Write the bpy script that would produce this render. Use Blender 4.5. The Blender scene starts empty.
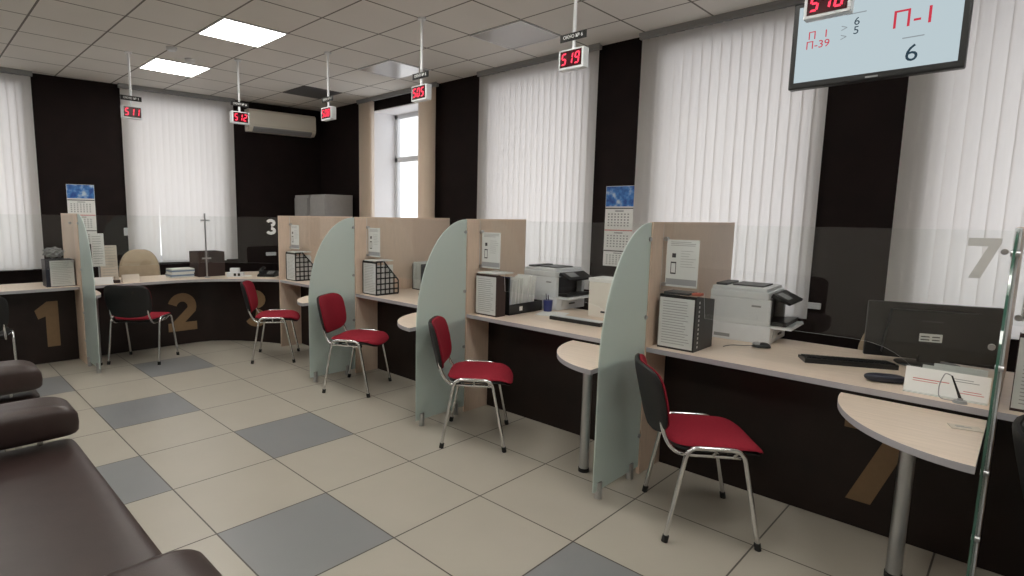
import bpy, bmesh, math, random
from mathutils import Vector, Matrix
random.seed(7)
C = bpy.context.scene.collection
PI = math.pi
SC = bpy.context.scene

# ------------------------------------------------------------------ materials
def newmat(name):
    m = bpy.data.materials.new(name); m.use_nodes = True
    nt = m.node_tree; nt.nodes.clear()
    out = nt.nodes.new('ShaderNodeOutputMaterial')
    return m, nt, out
def lin(c):
    return tuple(((x/255)/12.92 if x/255 <= .04045 else ((x/255+.055)/1.055)**2.4) for x in c)
def pbr(name, col, rough=.5, metal=0., noise=0., nscale=20., spec=.5, bump=0., bscale=200., stretch=None, coat=0.):
    """col: linear rgb.  noise: value variation amount (procedural)."""
    m, nt, out = newmat(name)
    b = nt.nodes.new('ShaderNodeBsdfPrincipled')
    b.inputs['Base Color'].default_value = (*col, 1)
    b.inputs['Roughness'].default_value = rough
    b.inputs['Metallic'].default_value = metal
    b.inputs['Specular IOR Level'].default_value = spec
    b.inputs['Coat Weight'].default_value = coat
    nt.links.new(b.outputs[0], out.inputs[0])
    if noise or bump:
        tc = nt.nodes.new('ShaderNodeTexCoord'); mp = nt.nodes.new('ShaderNodeMapping')
        nt.links.new(tc.outputs['Object'], mp.inputs[0])
        if stretch: mp.inputs['Scale'].default_value = stretch
    if noise:
        n = nt.nodes.new('ShaderNodeTexNoise'); n.inputs['Scale'].default_value = nscale
        n.inputs['Detail'].default_value = 4
        nt.links.new(mp.outputs[0], n.inputs['Vector'])
        r = nt.nodes.new('ShaderNodeValToRGB')
        r.color_ramp.elements[0].position = .3; r.color_ramp.elements[1].position = .7
        r.color_ramp.elements[0].color = (*[x*(1-noise) for x in col], 1)
        r.color_ramp.elements[1].color = (*[min(1, x*(1+noise)) for x in col], 1)
        nt.links.new(n.outputs['Fac'], r.inputs[0]); nt.links.new(r.outputs[0], b.inputs['Base Color'])
    if bump:
        n2 = nt.nodes.new('ShaderNodeTexNoise'); n2.inputs['Scale'].default_value = bscale
        nt.links.new(mp.outputs[0], n2.inputs['Vector'])
        bp = nt.nodes.new('ShaderNodeBump'); bp.inputs['Strength'].default_value = bump; bp.inputs['Distance'].default_value = .002
        nt.links.new(n2.outputs['Fac'], bp.inputs['Height']); nt.links.new(bp.outputs[0], b.inputs['Normal'])
    return m
def emit(name, col, s):
    m, nt, out = newmat(name)
    e = nt.nodes.new('ShaderNodeEmission'); e.inputs[0].default_value = (*col, 1); e.inputs[1].default_value = s
    nt.links.new(e.outputs[0], out.inputs[0]); return m
def gridmask(nt, vec, ox, oy, sx, sy, w):
    """1 on grid lines (x = ox+k*sx, y = oy+k*sy), 0 elsewhere"""
    sep = nt.nodes.new('ShaderNodeSeparateXYZ'); nt.links.new(vec, sep.inputs[0])
    def ax(sock, o, s):
        a = nt.nodes.new('ShaderNodeMath'); a.operation = 'SUBTRACT'; nt.links.new(sock, a.inputs[0]); a.inputs[1].default_value = o
        p = nt.nodes.new('ShaderNodeMath'); p.operation = 'PINGPONG'; nt.links.new(a.outputs[0], p.inputs[0]); p.inputs[1].default_value = s/2
        l = nt.nodes.new('ShaderNodeMath'); l.operation = 'LESS_THAN'; nt.links.new(p.outputs[0], l.inputs[0]); l.inputs[1].default_value = w/2
        return l.outputs[0]
    mx = nt.nodes.new('ShaderNodeMath'); mx.operation = 'MAXIMUM'
    nt.links.new(ax(sep.outputs[0], ox, sx), mx.inputs[0]); nt.links.new(ax(sep.outputs[1], oy, sy), mx.inputs[1])
    return mx.outputs[0]
def tilemat(name, col, line, ox, oy, s, w, rough, var=.05, spec=.5):
    m, nt, out = newmat(name)
    b = nt.nodes.new('ShaderNodeBsdfPrincipled'); b.inputs['Roughness'].default_value = rough
    b.inputs['Specular IOR Level'].default_value = spec
    tc = nt.nodes.new('ShaderNodeTexCoord')
    g = gridmask(nt, tc.outputs['Object'], ox, oy, s, s, w)
    n = nt.nodes.new('ShaderNodeTexNoise'); n.inputs['Scale'].default_value = 3.; n.inputs['Detail'].default_value = 6
    nt.links.new(tc.outputs['Object'], n.inputs['Vector'])
    r = nt.nodes.new('ShaderNodeValToRGB')
    r.color_ramp.elements[0].color = (*[x*(1-var) for x in col], 1); r.color_ramp.elements[1].color = (*[x*(1+var) for x in col], 1)
    nt.links.new(n.outputs['Fac'], r.inputs[0])
    mix = nt.nodes.new('ShaderNodeMix'); mix.data_type = 'RGBA'
    nt.links.new(g, mix.inputs[0]); nt.links.new(r.outputs[0], mix.inputs[6]); mix.inputs[7].default_value = (*line, 1)
    nt.links.new(mix.outputs[2], b.inputs['Base Color']); nt.links.new(b.outputs[0], out.inputs[0])
    return m
def clearglass(name, tint=(.95, .97, .96), refl=1.0):
    m, nt, out = newmat(name)
    t = nt.nodes.new('ShaderNodeBsdfTransparent'); t.inputs[0].default_value = (*tint, 1)
    g = nt.nodes.new('ShaderNodeBsdfGlossy'); g.inputs['Roughness'].default_value = .02
    f = nt.nodes.new('ShaderNodeLayerWeight'); f.inputs[0].default_value = .5
    pw = nt.nodes.new('ShaderNodeMath'); pw.operation = 'POWER'; pw.inputs[1].default_value = 5; nt.links.new(f.outputs['Facing'], pw.inputs[0])
    mu = nt.nodes.new('ShaderNodeMath'); mu.operation = 'MULTIPLY_ADD'; mu.inputs[1].default_value = .6*refl; mu.inputs[2].default_value = .042*refl
    nt.links.new(pw.outputs[0], mu.inputs[0])
    mx = nt.nodes.new('ShaderNodeMixShader')
    nt.links.new(mu.outputs[0], mx.inputs[0]); nt.links.new(t.outputs[0], mx.inputs[1]); nt.links.new(g.outputs[0], mx.inputs[2])
    nt.links.new(mx.outputs[0], out.inputs[0]); return m
def frosted(name):
    m, nt, out = newmat(name)
    d = nt.nodes.new('ShaderNodeBsdfPrincipled'); d.inputs['Base Color'].default_value = (.82, .90, .885, 1); d.inputs['Roughness'].default_value = .35
    t = nt.nodes.new('ShaderNodeBsdfTranslucent'); t.inputs[0].default_value = (.84, .92, .905, 1)
    r = nt.nodes.new('ShaderNodeBsdfRefraction'); r.inputs[0].default_value = (.8, .92, .88, 1); r.inputs['Roughness'].default_value = .75; r.inputs['IOR'].default_value = 1.12
    a = nt.nodes.new('ShaderNodeMixShader'); a.inputs[0].default_value = .45
    nt.links.new(d.outputs[0], a.inputs[1]); nt.links.new(t.outputs[0], a.inputs[2])
    b = nt.nodes.new('ShaderNodeMixShader'); b.inputs[0].default_value = .3
    nt.links.new(a.outputs[0], b.inputs[1]); nt.links.new(r.outputs[0], b.inputs[2])
    nt.links.new(b.outputs[0], out.inputs[0]); return m
def fabric_blind(name, col, trans):
    m, nt, out = newmat(name)
    tc = nt.nodes.new('ShaderNodeTexCoord'); n = nt.nodes.new('ShaderNodeTexNoise'); n.inputs['Scale'].default_value = 60
    mp = nt.nodes.new('ShaderNodeMapping'); mp.inputs['Scale'].default_value = (1, 1, .12)
    nt.links.new(tc.outputs['Object'], mp.inputs[0]); nt.links.new(mp.outputs[0], n.inputs['Vector'])
    r = nt.nodes.new('ShaderNodeValToRGB')
    r.color_ramp.elements[0].color = (*[x*.94 for x in col], 1); r.color_ramp.elements[1].color = (*col, 1)
    nt.links.new(n.outputs['Fac'], r.inputs[0])
    d = nt.nodes.new('ShaderNodeBsdfDiffuse'); t = nt.nodes.new('ShaderNodeBsdfTranslucent')
    nt.links.new(r.outputs[0], d.inputs[0]); nt.links.new(r.outputs[0], t.inputs[0])
    a = nt.nodes.new('ShaderNodeMixShader'); a.inputs[0].default_value = trans
    nt.links.new(d.outputs[0], a.inputs[1]); nt.links.new(t.outputs[0], a.inputs[2]); nt.links.new(a.outputs[0], out.inputs[0])
    return m

FX, FY, FS = 1.040, 4.026, .64
CX, CY, CS = 2.629, 4.243, .5752
CEIL = 3.2245
M = {}
M['tile'] = tilemat('beige_floor_tile', (.40, .37, .315), (.06, .05, .042), FX, FY, FS, .008, .30, .06)
M['tile_grey'] = tilemat('grey_floor_tile', (.215, .22, .225), (.06, .05, .042), FX, FY, FS, .008, .30, .06)
M['ceil'] = tilemat('ceiling_tile', (.78, .765, .735), (.19, .18, .17), CX, CY, CS, .016, .85, .03)
M['ceil_gloss'] = pbr('unlit_light_panel', (.55, .55, .56), .12, spec=.8)
M['ceil_dark'] = pbr('dark_ceiling_panel', (.10, .10, .105), .5)
M['wall'] = pbr('dark_brown_wallpaper', (.0095, .0048, .0046), .75, noise=.25, nscale=6, spec=.2)
M['wall_light'] = pbr('beige_wall_paint', (.74, .71, .67), .8, noise=.04, nscale=3)
M['reveal'] = pbr('white_window_reveal', (.90, .90, .92), .6, noise=.01)
M['frame_white'] = pbr('white_pvc', (.75, .77, .80), .35)
M['panel'] = pbr('dark_brown_laminate', (.0150, .0080, .0068), .42, noise=.3, nscale=5, spec=.35)
M['wood'] = pbr('light_maple_laminate', (.69, .545, .435), .42, noise=.06, nscale=9, stretch=(9, 9, .7), spec=.4)
M['wood_top'] = pbr('maple_worktop', (.70, .59, .49), .38, noise=.07, nscale=9, stretch=(9, .6, 9), spec=.4)
M['edge'] = pbr('grey_edge_band', (.40, .39, .42), .45)
M['chrome'] = pbr('chrome', (.72, .72, .73), .16, 1.)
M['steel'] = pbr('brushed_steel', (.52, .53, .55), .32, 1., noise=.08, nscale=40, stretch=(1, 1, .05))
M['rubber'] = pbr('black_rubber', (.012, .012, .012), .7)
M['black'] = pbr('black_plastic', (.010, .0105, .0115), .38)
M['black_matt'] = pbr('black_matt_plastic', (.007, .007, .0075), .6, bump=.2)
M['darkblue'] = pbr('dark_blue_plastic', (.016, .019, .034), .4)
M['blue'] = pbr('blue_plastic', (.03, .04, .16), .4)
M['red'] = pbr('red_fabric', (.29, .018, .034), .85, noise=.18, nscale=160, bump=.35, bscale=500, spec=.2)
M['leather'] = pbr('brown_leather', (.038, .023, .021), .36, noise=.14, nscale=12, bump=.25, bscale=260)
M['beige_leather'] = pbr('beige_leather', (.40, .315, .22), .5, noise=.06, nscale=15, bump=.2)
M['cream'] = pbr('cream_card', (.62, .56, .48), .6, noise=.03)
M['paper'] = pbr('white_paper', (.80, .81, .80), .75, noise=.02, nscale=8)
M['paper_grey'] = pbr('grey_white_paper', (.62, .65, .64), .75, noise=.03, nscale=8)
M['ink'] = pbr('grey_print', (.30, .31, .32), .8)
M['ink_dark'] = pbr('dark_print', (.05, .05, .055), .8)
M['ink_red'] = pbr('red_print', (.6, .2, .2), .8)
M['plastic_white'] = pbr('white_grey_plastic', (.74, .77, .80), .4, noise=.02)
M['plastic_grey'] = pbr('grey_plastic', (.30, .31, .32), .45)
M['plastic_dgrey'] = pbr('dark_grey_plastic', (.06, .062, .065), .45)
M['ac'] = pbr('aged_white_plastic', (.80, .77, .69), .4)
M['locker'] = pbr('grey_painted_metal', (.36, .355, .35), .4, noise=.04)
M['brown_card'] = pbr('dark_brown_card', (.035, .018, .016), .55)
M['gold'] = pbr('tan_vinyl_film', (.23, .145, .075), .55, noise=.05)
M['white_film'] = pbr('white_vinyl_film', (.75, .76, .76), .6)
M['grey_film'] = pbr('grey_vinyl_film', (.55, .56, .56), .6)
M['glass'] = clearglass('clear_glass', (.975, .985, .98), 1.0)
M['pane'] = clearglass('window_glass', (.97, .98, .98), .8)
M['green_edge'] = pbr('green_glass_edge', (.045, .12, .09), .12, spec=.8)
M['frost'] = frosted('frosted_green_glass')
M['blind'] = fabric_blind('white_blind_fabric', (.86, .84, .83), .52)
M['blind_cream'] = fabric_blind('cream_blind_fabric', (.95, .88, .80), .5)
M['light'] = emit('light_panel_glow', (1., .97, .90), 9.)
M['led'] = emit('red_led', (1., .045, .085), 1.0)
M['led_back'] = pbr('dark_red_display_glass', (.05, .004, .008), .2)
M['tv'] = emit('tv_picture', (.53, .63, .67), .45)
M['tv_red'] = emit('tv_red_text', (.62, .05, .08), .45)
M['tv_dark'] = emit('tv_dark_text', (.03, .055, .075), .45)
M['tv_grey'] = emit('tv_grey_line', (.30, .34, .36), .45)
def calpic():
    m, nt, out = newmat('blue_calendar_picture')
    b = nt.nodes.new('ShaderNodeBsdfPrincipled'); b.inputs['Roughness'].default_value = .3
    tc = nt.nodes.new('ShaderNodeTexCoord'); n = nt.nodes.new('ShaderNodeTexNoise'); n.inputs['Scale'].default_value = 14; n.inputs['Detail'].default_value = 5
    nt.links.new(tc.outputs['Object'], n.inputs['Vector'])
    r = nt.nodes.new('ShaderNodeValToRGB'); e = r.color_ramp.elements
    e[0].position = .38; e[0].color = (.02, .08, .33, 1); e[1].position = .68; e[1].color = (.55, .66, .75, 1)
    k = r.color_ramp.elements.new(.52); k.color = (.06, .22, .58, 1)
    nt.links.new(n.outputs['Fac'], r.inputs[0]); nt.links.new(r.outputs[0], b.inputs['Base Color']); nt.links.new(b.outputs[0], out.inputs[0]); return m
M['calpic'] = calpic()

# ------------------------------------------------------------------ mesh helpers
def BM(): return bmesh.new()
def box(bm, lo, hi, bev=0., mi=0, mat=None):
    lo, hi = Vector(lo), Vector(hi)
    r = bmesh.ops.create_cube(bm, size=1.0)
    vs = r['verts']
    c = (lo+hi)/2; s = hi-lo
    for v in vs: v.co = Vector((v.co.x*s.x, v.co.y*s.y, v.co.z*s.z)) + c
    if bev > 0:
        es = list({e for v in vs for e in v.link_edges})
        rr = bmesh.ops.bevel(bm, geom=es, offset=bev, segments=2, affect='EDGES', profile=.6)
        vs = list({v for f in rr['faces'] for v in f.verts} | {v for v in vs if v.is_valid})
    for f in {f for v in vs for f in v.link_faces}: f.material_index = mi
    if mat is not None:
        for v in vs: v.co = mat @ v.co
    return vs
def frame_dir(d):
    d = d.normalized(); a = Vector((0, 0, 1)) if abs(d.z) < .9 else Vector((1, 0, 0))
    x = d.cross(a).normalized(); return x, d.cross(x).normalized()
def tube(bm, pts, r, seg=8, caps=True):
    pts = [Vector(p) for p in pts]; rings = []
    rs = r if isinstance(r, (list, tuple)) else [r]*len(pts)
    x = None
    for i, p in enumerate(pts):
        d = (pts[min(i+1, len(pts)-1)] - pts[max(i-1, 0)]).normalized()
        if x is None: x, y = frame_dir(d)
        else:
            x = (x - d*x.dot(d)).normalized(); y = d.cross(x).normalized()
        rings.append([bm.verts.new(p + (x*math.cos(2*PI*k/seg) + y*math.sin(2*PI*k/seg))*rs[i]) for k in range(seg)])
    for a, b in zip(rings, rings[1:]):
        for k in range(seg): bm.faces.new((a[k], a[(k+1) % seg], b[(k+1) % seg], b[k]))
    if caps: bm.faces.new(rings[0][::-1]); bm.faces.new(rings[-1])
def cyl(bm, p0, p1, r, seg=16, r1=None): tube(bm, [p0, p1], [r, r if r1 is None else r1], seg)
def bez(pts, rad, n=5):
    """polyline with rounded corners"""
    pts = [Vector(p) for p in pts]; out = [pts[0]]
    for a, b, c in zip(pts, pts[1:], pts[2:]):
        u = (a-b); v = (c-b); r = min(rad, u.length*.49, v.length*.49)
        p, q = b+u.normalized()*r, b+v.normalized()*r
        for k in range(n+1):
            t = k/n; out.append(p*(1-t)**2 + b*2*t*(1-t) + q*t*t)
    out.append(pts[-1]); return out
def prism(bm, poly, h0, h1, mat=None, mi=0, side_mi=None):
    """poly: 2D points; extruded z h0..h1, then transformed by mat"""
    mat = mat or Matrix.Identity(4)
    a = [bm.verts.new(mat @ Vector((x, y, h0))) for x, y in poly]; b = [bm.verts.new(mat @ Vector((x, y, h1))) for x, y in poly]
    n = len(poly); fs = [bm.faces.new(a[::-1]), bm.faces.new(b)]
    for f in fs: f.material_index = mi
    for k in range(n):
        f = bm.faces.new((a[k], a[(k+1) % n], b[(k+1) % n], b[k])); f.material_index = mi if side_mi is None else side_mi
def ribbon(bm, pts, w, h0, h1, mat):
    """flat stroke following a 2D polyline"""
    pts = [Vector(p) for p in pts]; L, R = [], []
    for i, p in enumerate(pts):
        d0 = (p-pts[i-1]).normalized() if i else (pts[1]-p).normalized()
        d1 = (pts[i+1]-p).normalized() if i < len(pts)-1 else d0
        n = Vector((-(d0+d1).y, (d0+d1).x)).normalized(); k = 1/max(.5, n.dot(Vector((-d1.y, d1.x))))
        L.append(p+n*w/2*k); R.append(p-n*w/2*k)
    va = []
    for h in (h0, h1): va.append(([bm.verts.new(mat @ Vector((q.x, q.y, h))) for q in L], [bm.verts.new(mat @ Vector((q.x, q.y, h))) for q in R]))
    (l0, r0), (l1, r1) = va
    for i in range(len(pts)-1):
        bm.faces.new((l1[i], r1[i], r1[i+1], l1[i+1])); bm.faces.new((l0[i], l0[i+1], r0[i+1], r0[i]))
        bm.faces.new((l0[i], l1[i], l1[i+1], l0[i+1])); bm.faces.new((r0[i], r0[i+1], r1[i+1], r1[i]))
    bm.faces.new((l0[0], r0[0], r1[0], l1[0])); bm.faces.new((l0[-1], l1[-1], r1[-1], r0[-1]))
def cushion(bm, w, d, t, n=4., rings=7, seg=40, edge=3., warp=None, flat=1.0):
    """soft pad w x d x t centred at 0, superellipse outline; warp maps Vector->Vector"""
    warp = warp or (lambda v: v)
    def out(a):
        c, s = math.cos(a), math.sin(a)
        return (w/2*math.copysign(abs(c)**(2/n), c), d/2*math.copysign(abs(s)**(2/n), s))
    prof = [math.sin(PI/2*(k/rings)) for k in range(1, rings+1)]
    sides = {}
    rim = [bm.verts.new(warp(Vector((*out(2*PI*k/seg), 0)))) for k in range(seg)]
    for sgn, fl in ((1, 1.), (-1, flat)):
        prev = rim
        for r in reversed(prof[:-1]):
            z = sgn*t/2*fl*(1-r**edge)**(1/edge)
            cur = [bm.verts.new(warp(Vector((out(2*PI*k/seg)[0]*r, out(2*PI*k/seg)[1]*r, z)))) for k in range(seg)]
            for k in range(seg):
                q = (prev[k], prev[(k+1) % seg], cur[(k+1) % seg], cur[k])
                bm.faces.new(q if sgn > 0 else q[::-1])
            prev = cur
        c = bm.verts.new(warp(Vector((0, 0, sgn*t/2*fl))))
        for k in range(seg):
            q = (prev[k], prev[(k+1) % seg], c); bm.faces.new(q if sgn > 0 else q[::-1])
def basis(right, up, o):
    r = Vector(right).normalized(); u = Vector(up).normalized(); n = r.cross(u)
    return Matrix(((r.x, u.x, n.x, o[0]), (r.y, u.y, n.y, o[1]), (r.z, u.z, n.z, o[2]), (0, 0, 0, 1)))
def faceX(x, y, z): return basis((0, -1, 0), (0, 0, 1), (x, y, z))      # seen from -X
def faceY(x, y, z): return basis((1, 0, 0), (0, 0, 1), (x, y, z))       # seen from -Y
def text_bm(bm, body, size, mat, depth=.001, bold=0., align='CENTER'):
    cu = bpy.data.curves.new('t', 'FONT'); cu.body = body; cu.size = size; cu.extrude = depth; cu.offset = bold
    cu.align_x = align; cu.align_y = 'CENTER'; cu.resolution_u = 3
    o = bpy.data.objects.new('t', cu); C.objects.link(o)
    dg = bpy.context.evaluated_depsgraph_get(); me = bpy.data.meshes.new_from_object(o.evaluated_get(dg))
    me.transform(mat); bm.from_mesh(me)
    bpy.data.objects.remove(o); bpy.data.curves.remove(cu); bpy.data.meshes.remove(me)
def arc(cx, cy, r, a0, a1, n=10, ry=None):
    ry = ry or r
    return [(cx+r*math.cos(math.radians(a0+(a1-a0)*k/n)), cy+ry*math.sin(math.radians(a0+(a1-a0)*k/n))) for k in range(n+1)]
def digit(bm, d, w, h, s, mat, h0=0, h1=.002):
    """heavy numerals in a box w x h, stroke s, lower left at 0,0"""
    if d == '7':
        prism(bm, [(0, h), (0, h-s), (w-s*1.15, h-s), (w*.12, 0), (w*.12+s*1.1, 0), (w, h-s*.55), (w, h)], h0, h1, mat)
    elif d == '1':
        prism(bm, [(w*.95, h), (w*.95, 0), (w*.95-s*1.1, 0), (w*.95-s*1.1, h-s*1.5), (w*.12, h-s*1.75), (0, h-s*.85), (w*.5, h)], h0, h1, mat)
    elif d == '2':
        r = w/2-s/2; p = arc(w/2, h-s/2-r, r, 165, -20, 12)
        ribbon(bm, p+[(s*.7, s*.55)], s, h0, h1, mat); prism(bm, [(0, 0), (w, 0), (w, s), (0, s)], h0, h1+.0006, mat)
    elif d == '3':
        r = w/2-s/2; rb = (h-2*s)/4*1.0; yt = h-s/2-rb
        ribbon(bm, arc(w/2, yt, r*.92, 160, -85, 12, rb), s, h0, h1, mat)
        ribbon(bm, arc(w/2, s/2+rb, r, 85, -160, 12, rb), s, h0, h1+.0006, mat)
    elif d == '4':
        prism(bm, [(w*.78, 0), (w*.78, h), (w*.78-s, h), (w*.78-s, 0)], h0, h1, mat)
        prism(bm, [(0, h*.22), (w, h*.22), (w, h*.22+s*.9), (0, h*.22+s*.9)], h0, h1, mat)
        ribbon(bm, [(s*.4, h*.22+s*.5), (w*.78-s*.6, h-s*.3)], s, h0, h1, mat)
SEG = {'0': 'abcdef', '1': 'bc', '2': 'abged', '3': 'abgcd', '4': 'fgbc', '5': 'afgcd', '6': 'afgedc', '7': 'abc', '8': 'abcdefg', '9': 'abcdfg'}
def seven(bm, txt, w, h, gap, s, mat, h0, h1):
    x = -(len(txt)*w+(len(txt)-1)*gap)/2
    for ch in txt:
        sh = lambda p: (x+p[0]+p[1]*.13, p[1]-h/2)
        g = s*.12; m = h/2
        S = {'a': [(g+s*.4, h), (w-g-s*.4, h), (w-s, h-s), (s, h-s)], 'd': [(s, s), (w-s, s), (w-g-s*.4, 0), (g+s*.4, 0)],
             'g': [(s*.6, m), (s, m+s/2), (w-s, m+s/2), (w-s*.6, m), (w-s, m-s/2), (s, m-s/2)],
             'f': [(0, h-s*.4), (s, h-s), (s, m+s*.6), (0, m+g)], 'b': [(w, h-s*.4), (w, m+g), (w-s, m+s*.6), (w-s, h-s)],
             'e': [(0, m-g), (s, m-s*.6), (s, s), (0, s*.4)], 'c': [(w, m-g), (w, s*.4), (w-s, s), (w-s, m-s*.6)]}
        for k in SEG[ch]:
            prism(bm, [sh(p) for p in S[k]], h0, h1, mat)
        x += w+gap

# ------------------------------------------------------------------ scene helpers
def obj(name, bm, mats, parent=None, smooth=False, local=False, label=None):
    """one mesh object. World-space verts unless local=True (already in the parent's space)."""
    bmesh.ops.recalc_face_normals(bm, faces=bm.faces[:])
    me = bpy.data.meshes.new(name); bm.to_mesh(me); bm.free()
    for m in (mats if isinstance(mats, (list, tuple)) else [mats]): me.materials.append(m)
    if smooth:
        for p in me.polygons: p.use_smooth = True
        try: me.set_sharp_from_angle(angle=math.radians(40))
        except Exception: pass
    o = bpy.data.objects.new(name, me); C.objects.link(o)
    if parent is not None:
        if not local:
            root = parent
            mm = Matrix.Identity(4)
            while root is not None: mm = root.matrix_basis @ mm; root = root.parent
            me.transform(mm.inverted())
        o.parent = parent
    if label: o['label'] = label
    return o
def tag(o, label, cat, group=None, kind=None):
    if label: o['label'] = label
    if cat: o['category'] = cat
    if group: o['group'] = group
    if kind: o['kind'] = kind
    return o
def thing(name, label, cat, loc=(0, 0, 0), rotz=0., group=None):
    o = bpy.data.objects.new(name, None); C.objects.link(o); o.empty_display_size = .1
    o.matrix_basis = Matrix.Translation(loc) @ Matrix.Rotation(rotz, 4, 'Z')
    return tag(o, label, cat, group)
def one(name, bm, mats, label, cat, group=None, smooth=False):
    """single-mesh thing with its origin at its base"""
    xs = [v.co.copy() for v in bm.verts]
    c = Vector((sum(v.x for v in xs)/len(xs), sum(v.y for v in xs)/len(xs), min(v.z for v in xs)))
    for v in bm.verts: v.co -= c
    o = obj(name, bm, mats, smooth=smooth); o.location = c
    return tag(o, label, cat, group)
def dup(root, loc, rotz, label=None, group=None):
    r = root.copy(); C.objects.link(r); r.matrix_basis = Matrix.Translation(loc) @ Matrix.Rotation(rotz, 4, 'Z')
    if label: r['label'] = label
    if group: r['group'] = group
    for ch in list(root.children):
        c = ch.copy(); C.objects.link(c); c.parent = r
        for g in list(ch.children):
            d = g.copy(); C.objects.link(d); d.parent = c
    return r
def struct(name, bm, mats, parent=None, smooth=False):
    o = obj(name, bm, mats, parent, smooth); o['kind'] = 'structure'; return o

# ================================================================== SETTING
XW = 5.00 - .14        # inner face of the window wall
X0, Y0 = -2.9, -2.6    # walls behind the camera
# back wall frame: local x to the right, y into the wall, z up; origin in the room corner
bd = Vector((.9937, -.1123, 0)); bn = Vector((.1123, .9937, 0))
MB = Matrix(((bd.x, bn.x, 0, 4.86), (bd.y, bn.y, 0, 7.95), (0, 0, 1, 0), (0, 0, 0, 1)))
def lx(x): return (x-4.86)/.9937

# floor: one face per tile
bm = BM()
grey = {(-1, -4), (-1, 0), (0, -2), (0, 2), (1, -4), (1, 0), (1, 4), (-1, 4), (-2, -2), (-2, 2), (-1, -8), (2, 6), (0, 6)}
vcache = {}
def fv(i, j):
    if (i, j) not in vcache: vcache[(i, j)] = bm.verts.new((FX+i*FS, FY-j*FS, 0))
    return vcache[(i, j)]
for i in range(-7, 8):
    for j in range(-8, 12):
        f = bm.faces.new((fv(i, j), fv(i+1, j), fv(i+1, j+1), fv(i, j+1)))
        f.material_index = 1 if (i, j) in grey else 0
struct('floor', bm, [M['tile'], M['tile_grey']])
bm = BM(); box(bm, (X0-.3, Y0-.3, CEIL), (XW+.6, 9.6, CEIL+.05)); struct('ceiling', bm, M['ceil'])

WT = .46
# windows of the right-hand wall: opening y0,y1,z0,z1
WINS = {1: (5.36, 6.56, .92, 3.06), 2: (3.08, 4.34, .92, 3.06), 3: (1.20, 2.36, .88, 3.06), 4: (-.62, .50, .92, 3.06)}
bm = BM()
cuts = sorted([(v[0], v[1], v[2], v[3]) for v in WINS.values()])
y = Y0
for a, b, z0, z1 in cuts:
    box(bm, (XW, y, 0), (XW+WT, a, CEIL))
    box(bm, (XW, a, 0), (XW+WT, b, z0)); box(bm, (XW, a, z1), (XW+WT, b, CEIL)); y = b
box(bm, (XW, y, 0), (XW+WT, 8.0, CEIL))
struct('wall_right', bm, M['wall'])
def window(n, T, a, b, z0, z1, bars):
    """T maps (along, out, z) -> world.  reveal liner, frame with bars and glass pane"""
    w = bpy.data.objects.new('window_%d' % n, None); C.objects.link(w); w['kind'] = 'structure'
    t = .012
    bm = BM()
    for lo, hi in (((a, .0, z0), (a+t, WT, z1)), ((b-t, .0, z0), (b, WT, z1)), ((a, .0, z1-t), (b, WT, z1)), ((a, .0, z0), (b, WT, z0+t))):
        box(bm, lo, hi, mat=T)
    struct('window_reveal', bm, M['reveal'], w)
    d0, d1 = WT-.09, WT-.03; f = .06
    bm = BM()
    A, B, Z0, Z1 = a+t, b-t, z0+t, z1-t
    for lo, hi in (((A, d0, Z0), (A+f, d1, Z1)), ((B-f, d0, Z0), (B, d1, Z1)), ((A, d0, Z1-f), (B, d1, Z1)), ((A, d0, Z0), (B, d1, Z0+f))):
        box(bm, lo, hi, .004, mat=T)
    for kind, p in bars:
        if kind == 'v': box(bm, (p-f*.6, d0, Z0), (p+f*.6, d1, Z1), .004, mat=T)
        else: box(bm, (A, d0, p-f*.6), (B, d1, p+f*.6), .004, mat=T)
    struct('window_frame', bm, M['frame_white'], w)
    bm = BM(); box(bm, (A+.01, d0+.025, Z0+.01), (B-.01, d0+.031, Z1-.01), mat=T); struct('window_pane', bm, M['pane'], w)
TR = Matrix(((0, 1, 0, XW), (1, 0, 0, 0), (0, 0, 1, 0), (0, 0, 0, 1)))
for n, (a, b, z0, z1) in WINS.items(): window(n, TR, a, b, z0, z1, [('h', 2.42), ('v', (a+b)/2)])
# back wall
BW = {5: (lx(2.24), lx(3.38), .95, 3.06), 6: (lx(-.1), lx(1.12), .92, 3.06)}
bm = BM(); x = lx(X0)
for a, b, z0, z1 in sorted(BW.values()):
    box(bm, (x, 0, 0), (a, WT, CEIL), mat=MB); box(bm, (a, 0, 0), (b, WT, z0), mat=MB); box(bm, (a, 0, z1), (b, WT, CEIL), mat=MB); x = b
box(bm, (x, 0, 0), (.5, WT, CEIL), mat=MB)
struct('wall_back', bm, M['wall'])
for n, (a, b, z0, z1) in BW.items(): window(n, MB, a, b, z0, z1, [('h', 2.42), ('v', (a+b)/2)])
bm = BM(); box(bm, (X0-.2, Y0-.2, 0), (X0, 9.3, CEIL)); struct('wall_left', bm, M['wall_light'])
bm = BM(); box(bm, (X0-.2, Y0-.2, 0), (XW+WT, Y0, CEIL)); struct('wall_front', bm, M['wall_light'])

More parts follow.
